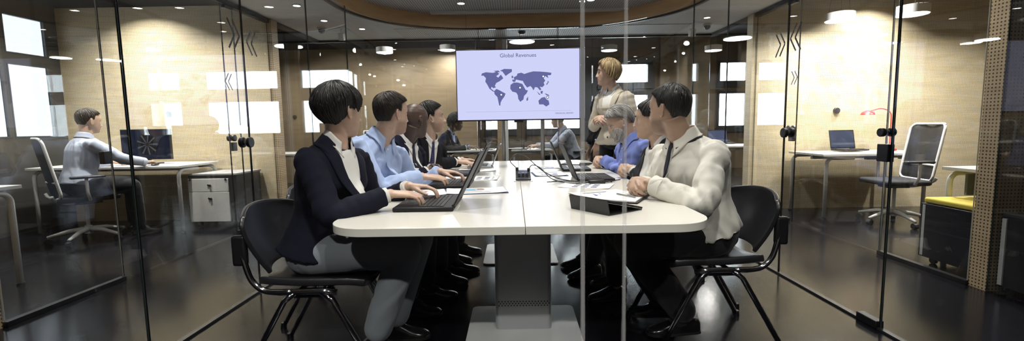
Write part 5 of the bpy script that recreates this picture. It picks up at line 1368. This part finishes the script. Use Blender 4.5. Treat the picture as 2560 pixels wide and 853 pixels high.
person('dark haired woman in a charcoal blazer mostly hidden behind the man in the white shirt', (1.04,2.88,.55), (.905,2.87,.965), 180, 195,
   (.855,2.865,1.125), 158, 2, 0, sex=1, skin='light', er=(.3,.5,-.9), el=(.4,-.6,-.8), **pose, **seated(1.04,2.88,(-1,0,0)),
   hair=[dict(name='hair', mat_=H_dark, pole=(-.25,0,.97), end=lambda ph: interp([(0,68),(R(40),76),(R(62),98),(R(90),92),(R(120),116),(PI,128)], abs(math.atan2(math.sin(ph),math.cos(ph))))[0], thick=lambda t,ph: .012, locks=420, lr=.004, wav=.1)],
   top='jacket', top_m=M_char, shirt_m=M_shirtw, leg_m=M_pblk, seed=13)
pose = clasp((.665,3.74,.803), (-1,.15,0), curls=CLASP)
gs = dict(name='hair', mat_=H_grey, pole=(.35,0,.94), end=lambda ph: interp([(0,163),(R(30),156),(R(52),132),(R(72),98),(R(95),74),(R(125),48),(PI,38)], abs(math.atan2(-math.sin(ph),-math.cos(ph))))[0], thick=lambda t,ph: lerp(.014,.020,math.sin(min(1,t)*PI)), locks=1000, lr=.0034, wav=.25, swirl=.1)
person('grey haired bearded man in a violet blue shirt looking down at his clasped hands', (1.06,3.50,.55), (.875,3.48,.975), 182, 196,
   (.800,3.465,1.115), 176, 27, 0, skin='light', er=(.3,.5,-.9), el=(.4,-.6,-.8), **pose, **seated(1.06,3.5,(-1,-.3,0),ax=.5),
   hair=[gs, dict(name='moustache', mat_=H_white, pole=(.80,0,-.60), end=lambda ph: 2.6+13*abs(math.sin(ph))**1.5, thick=lambda t,ph: .009*(1-.6*t), locks=90, lr=.002, wav=.3, shell=.7)], beard=dict(name='beard', mat_=H_white, pole=(.60,0,-.80), end=lambda ph: interp([(0,13),(R(30),24),(R(52),38),(R(75),42),(R(110),40),(PI,26)], abs(math.atan2(math.sin(ph),math.cos(ph))))[0], thick=lambda t,ph: .020*(1-.8*t), locks=420, lr=.0024, wav=.3, shell=.75),
   top='shirt', top_m=M_viol, leg_m=M_pnavy, seed=15, brow=(.3,.29,.28), fold=.011, tint={'stubble':((.8,.78,.76),.7)})
# presenter
pose = clasp((.775,4.165,1.145), yawv(215), gap=.05)
def bl_end(ph):
    a = abs(math.atan2(math.sin(ph), math.cos(ph))); return interp([(0,56),(R(35),66),(R(58),92),(R(75),112),(R(100),122),(PI,126)], a)[0]
person('blonde woman presenting in a cream blazer and white shirt, standing beside the screen', (.965,4.33,.95), (.925,4.30,1.41), 215, 222,
   (.875,4.285,1.575), 176, -2, 0, sex=1, skin='fair', er=(-.2,.6,-.8), el=(.9,-.1,-.6), **pose,
   kr=(.88,4.42,.50), kl=(1.0,4.30,.50), ar=(.88,4.46,.12), al=(1.02,4.32,.12), fr=yawv(200), fl=yawv(225), heel=.04,
   hair=[dict(name='hair', mat_=H_blond, pole=(-.15,0,.98), end=bl_end, thick=lambda t,ph: lerp(.018,.024,t), locks=620, lr=.0045, wav=.22, swirl=.15, drop=lambda ph: .012)],
   top='jacket', top_m=M_cream, shirt_m=M_shirtw, leg_m=M_pblk, open_v=.30, seed=17, girth=.93, tint={'lips':(.75,.22,.22)})
# standing figure behind her
person('standing person in a dark suit almost hidden behind the blonde presenter', (1.01,5.12,.93), (1.02,5.12,1.44), 200, 200,
   (1.035,5.11,1.65), 190, 0, 0, skin='light', voxel=.007, wr=(.90,5.36,.84), wl=(.885,4.90,.90), hr=((0,0,-1),(0,1,0),REST), hl=((0,0,-1),(-.3,-1,0),REST),
   kr=(.92,5.22,.5), kl=(.92,5.02,.5), ar=(.94,5.24,.1), al=(.94,5.0,.1), hair=[dict(name='hair', mat_=H_brown, pole=(-.3,0,.95), end=end, thick=th, locks=200, lr=.005)],
   top='jacket', top_m=M_black_s, shirt_m=M_blue, leg_m=M_pblk, seed=19, detail=False)
# left office
person('man in a pale shirt seen from behind at the monitor, left office', (-4.34,4.48,.57), (-4.32,4.58,1.04), 62, 60,
   (-4.305,4.62,1.215), 66, 6, 0, skin='light', voxel=.006, wr=(-3.98,4.87,.775), wl=(-4.42,4.95,.775), hr=((-.1,1,0),(0,0,1),TYPE), hl=((.2,1,0),(0,0,1),TYPE), er=(.8,-.2,-.6),
   kr=(-3.90,4.58,.56), kl=(-4.13,4.86,.56), ar=(-3.98,4.72,.1), al=(-4.2,4.92,.1), fr=(.5,1,0), fl=(.3,1,0),
   hair=[dict(name='hair', mat_=H_brown, pole=(-.3,0,.95), end=end, thick=th, locks=420, lr=.004)],
   top='shirt', top_m=M_pale, leg_m=M_pblk, seed=21, detail=False)
# back office
person('woman with black afro hair and black jacket at a desk left of the pillar', (-1.24,7.42,.55), (-1.02,7.38,1.0), -5, -20,
   (-.92,7.36,1.16), 5, 12, 0, sex=1, skin='brown', voxel=.007, wr=(-.75,7.25,.775), wl=(-.72,7.45,.775), hr=((1,0,0),(0,0,1),TYPE), hl=((1,0,0),(0,0,1),TYPE), **seated(-1.24,7.42,(1,0,0)),
   hair=[dict(name='hair', mat_=H_dark, pole=(-.35,0,.94), end=lambda ph: interp([(0,64),(R(60),90),(PI,122)], abs(math.atan2(math.sin(ph),math.cos(ph))))[0], thick=lambda t,ph: .052, locks=520, lr=.008, wav=.6, curl=.010)],
   top='jacket', top_m=M_black_s, shirt_m=M_blue, leg_m=M_pblk, seed=23, detail=False)
person('grey haired worker in a pale shirt seated in the back office below the screen', (.98,7.42,.57), (.78,7.40,1.02), 180, 195,
   (.70,7.39,1.18), 182, 8, 0, skin='light', voxel=.007, wr=(.36,7.42,.775), wl=(.40,7.24,.775), hr=((-1,0,0),(0,0,1),TYPE), hl=((-1,0,0),(0,0,1),TYPE), **seated(.98,7.42,(-1,0,0)),
   hair=[dict(name='hair', mat_=H_grey, pole=(-.3,0,.95), end=end, thick=lambda t,ph: th(t,ph)*1.2, locks=300, lr=.005)],
   top='shirt', top_m=M_pale, leg_m=M_pblk, seed=25, detail=False)
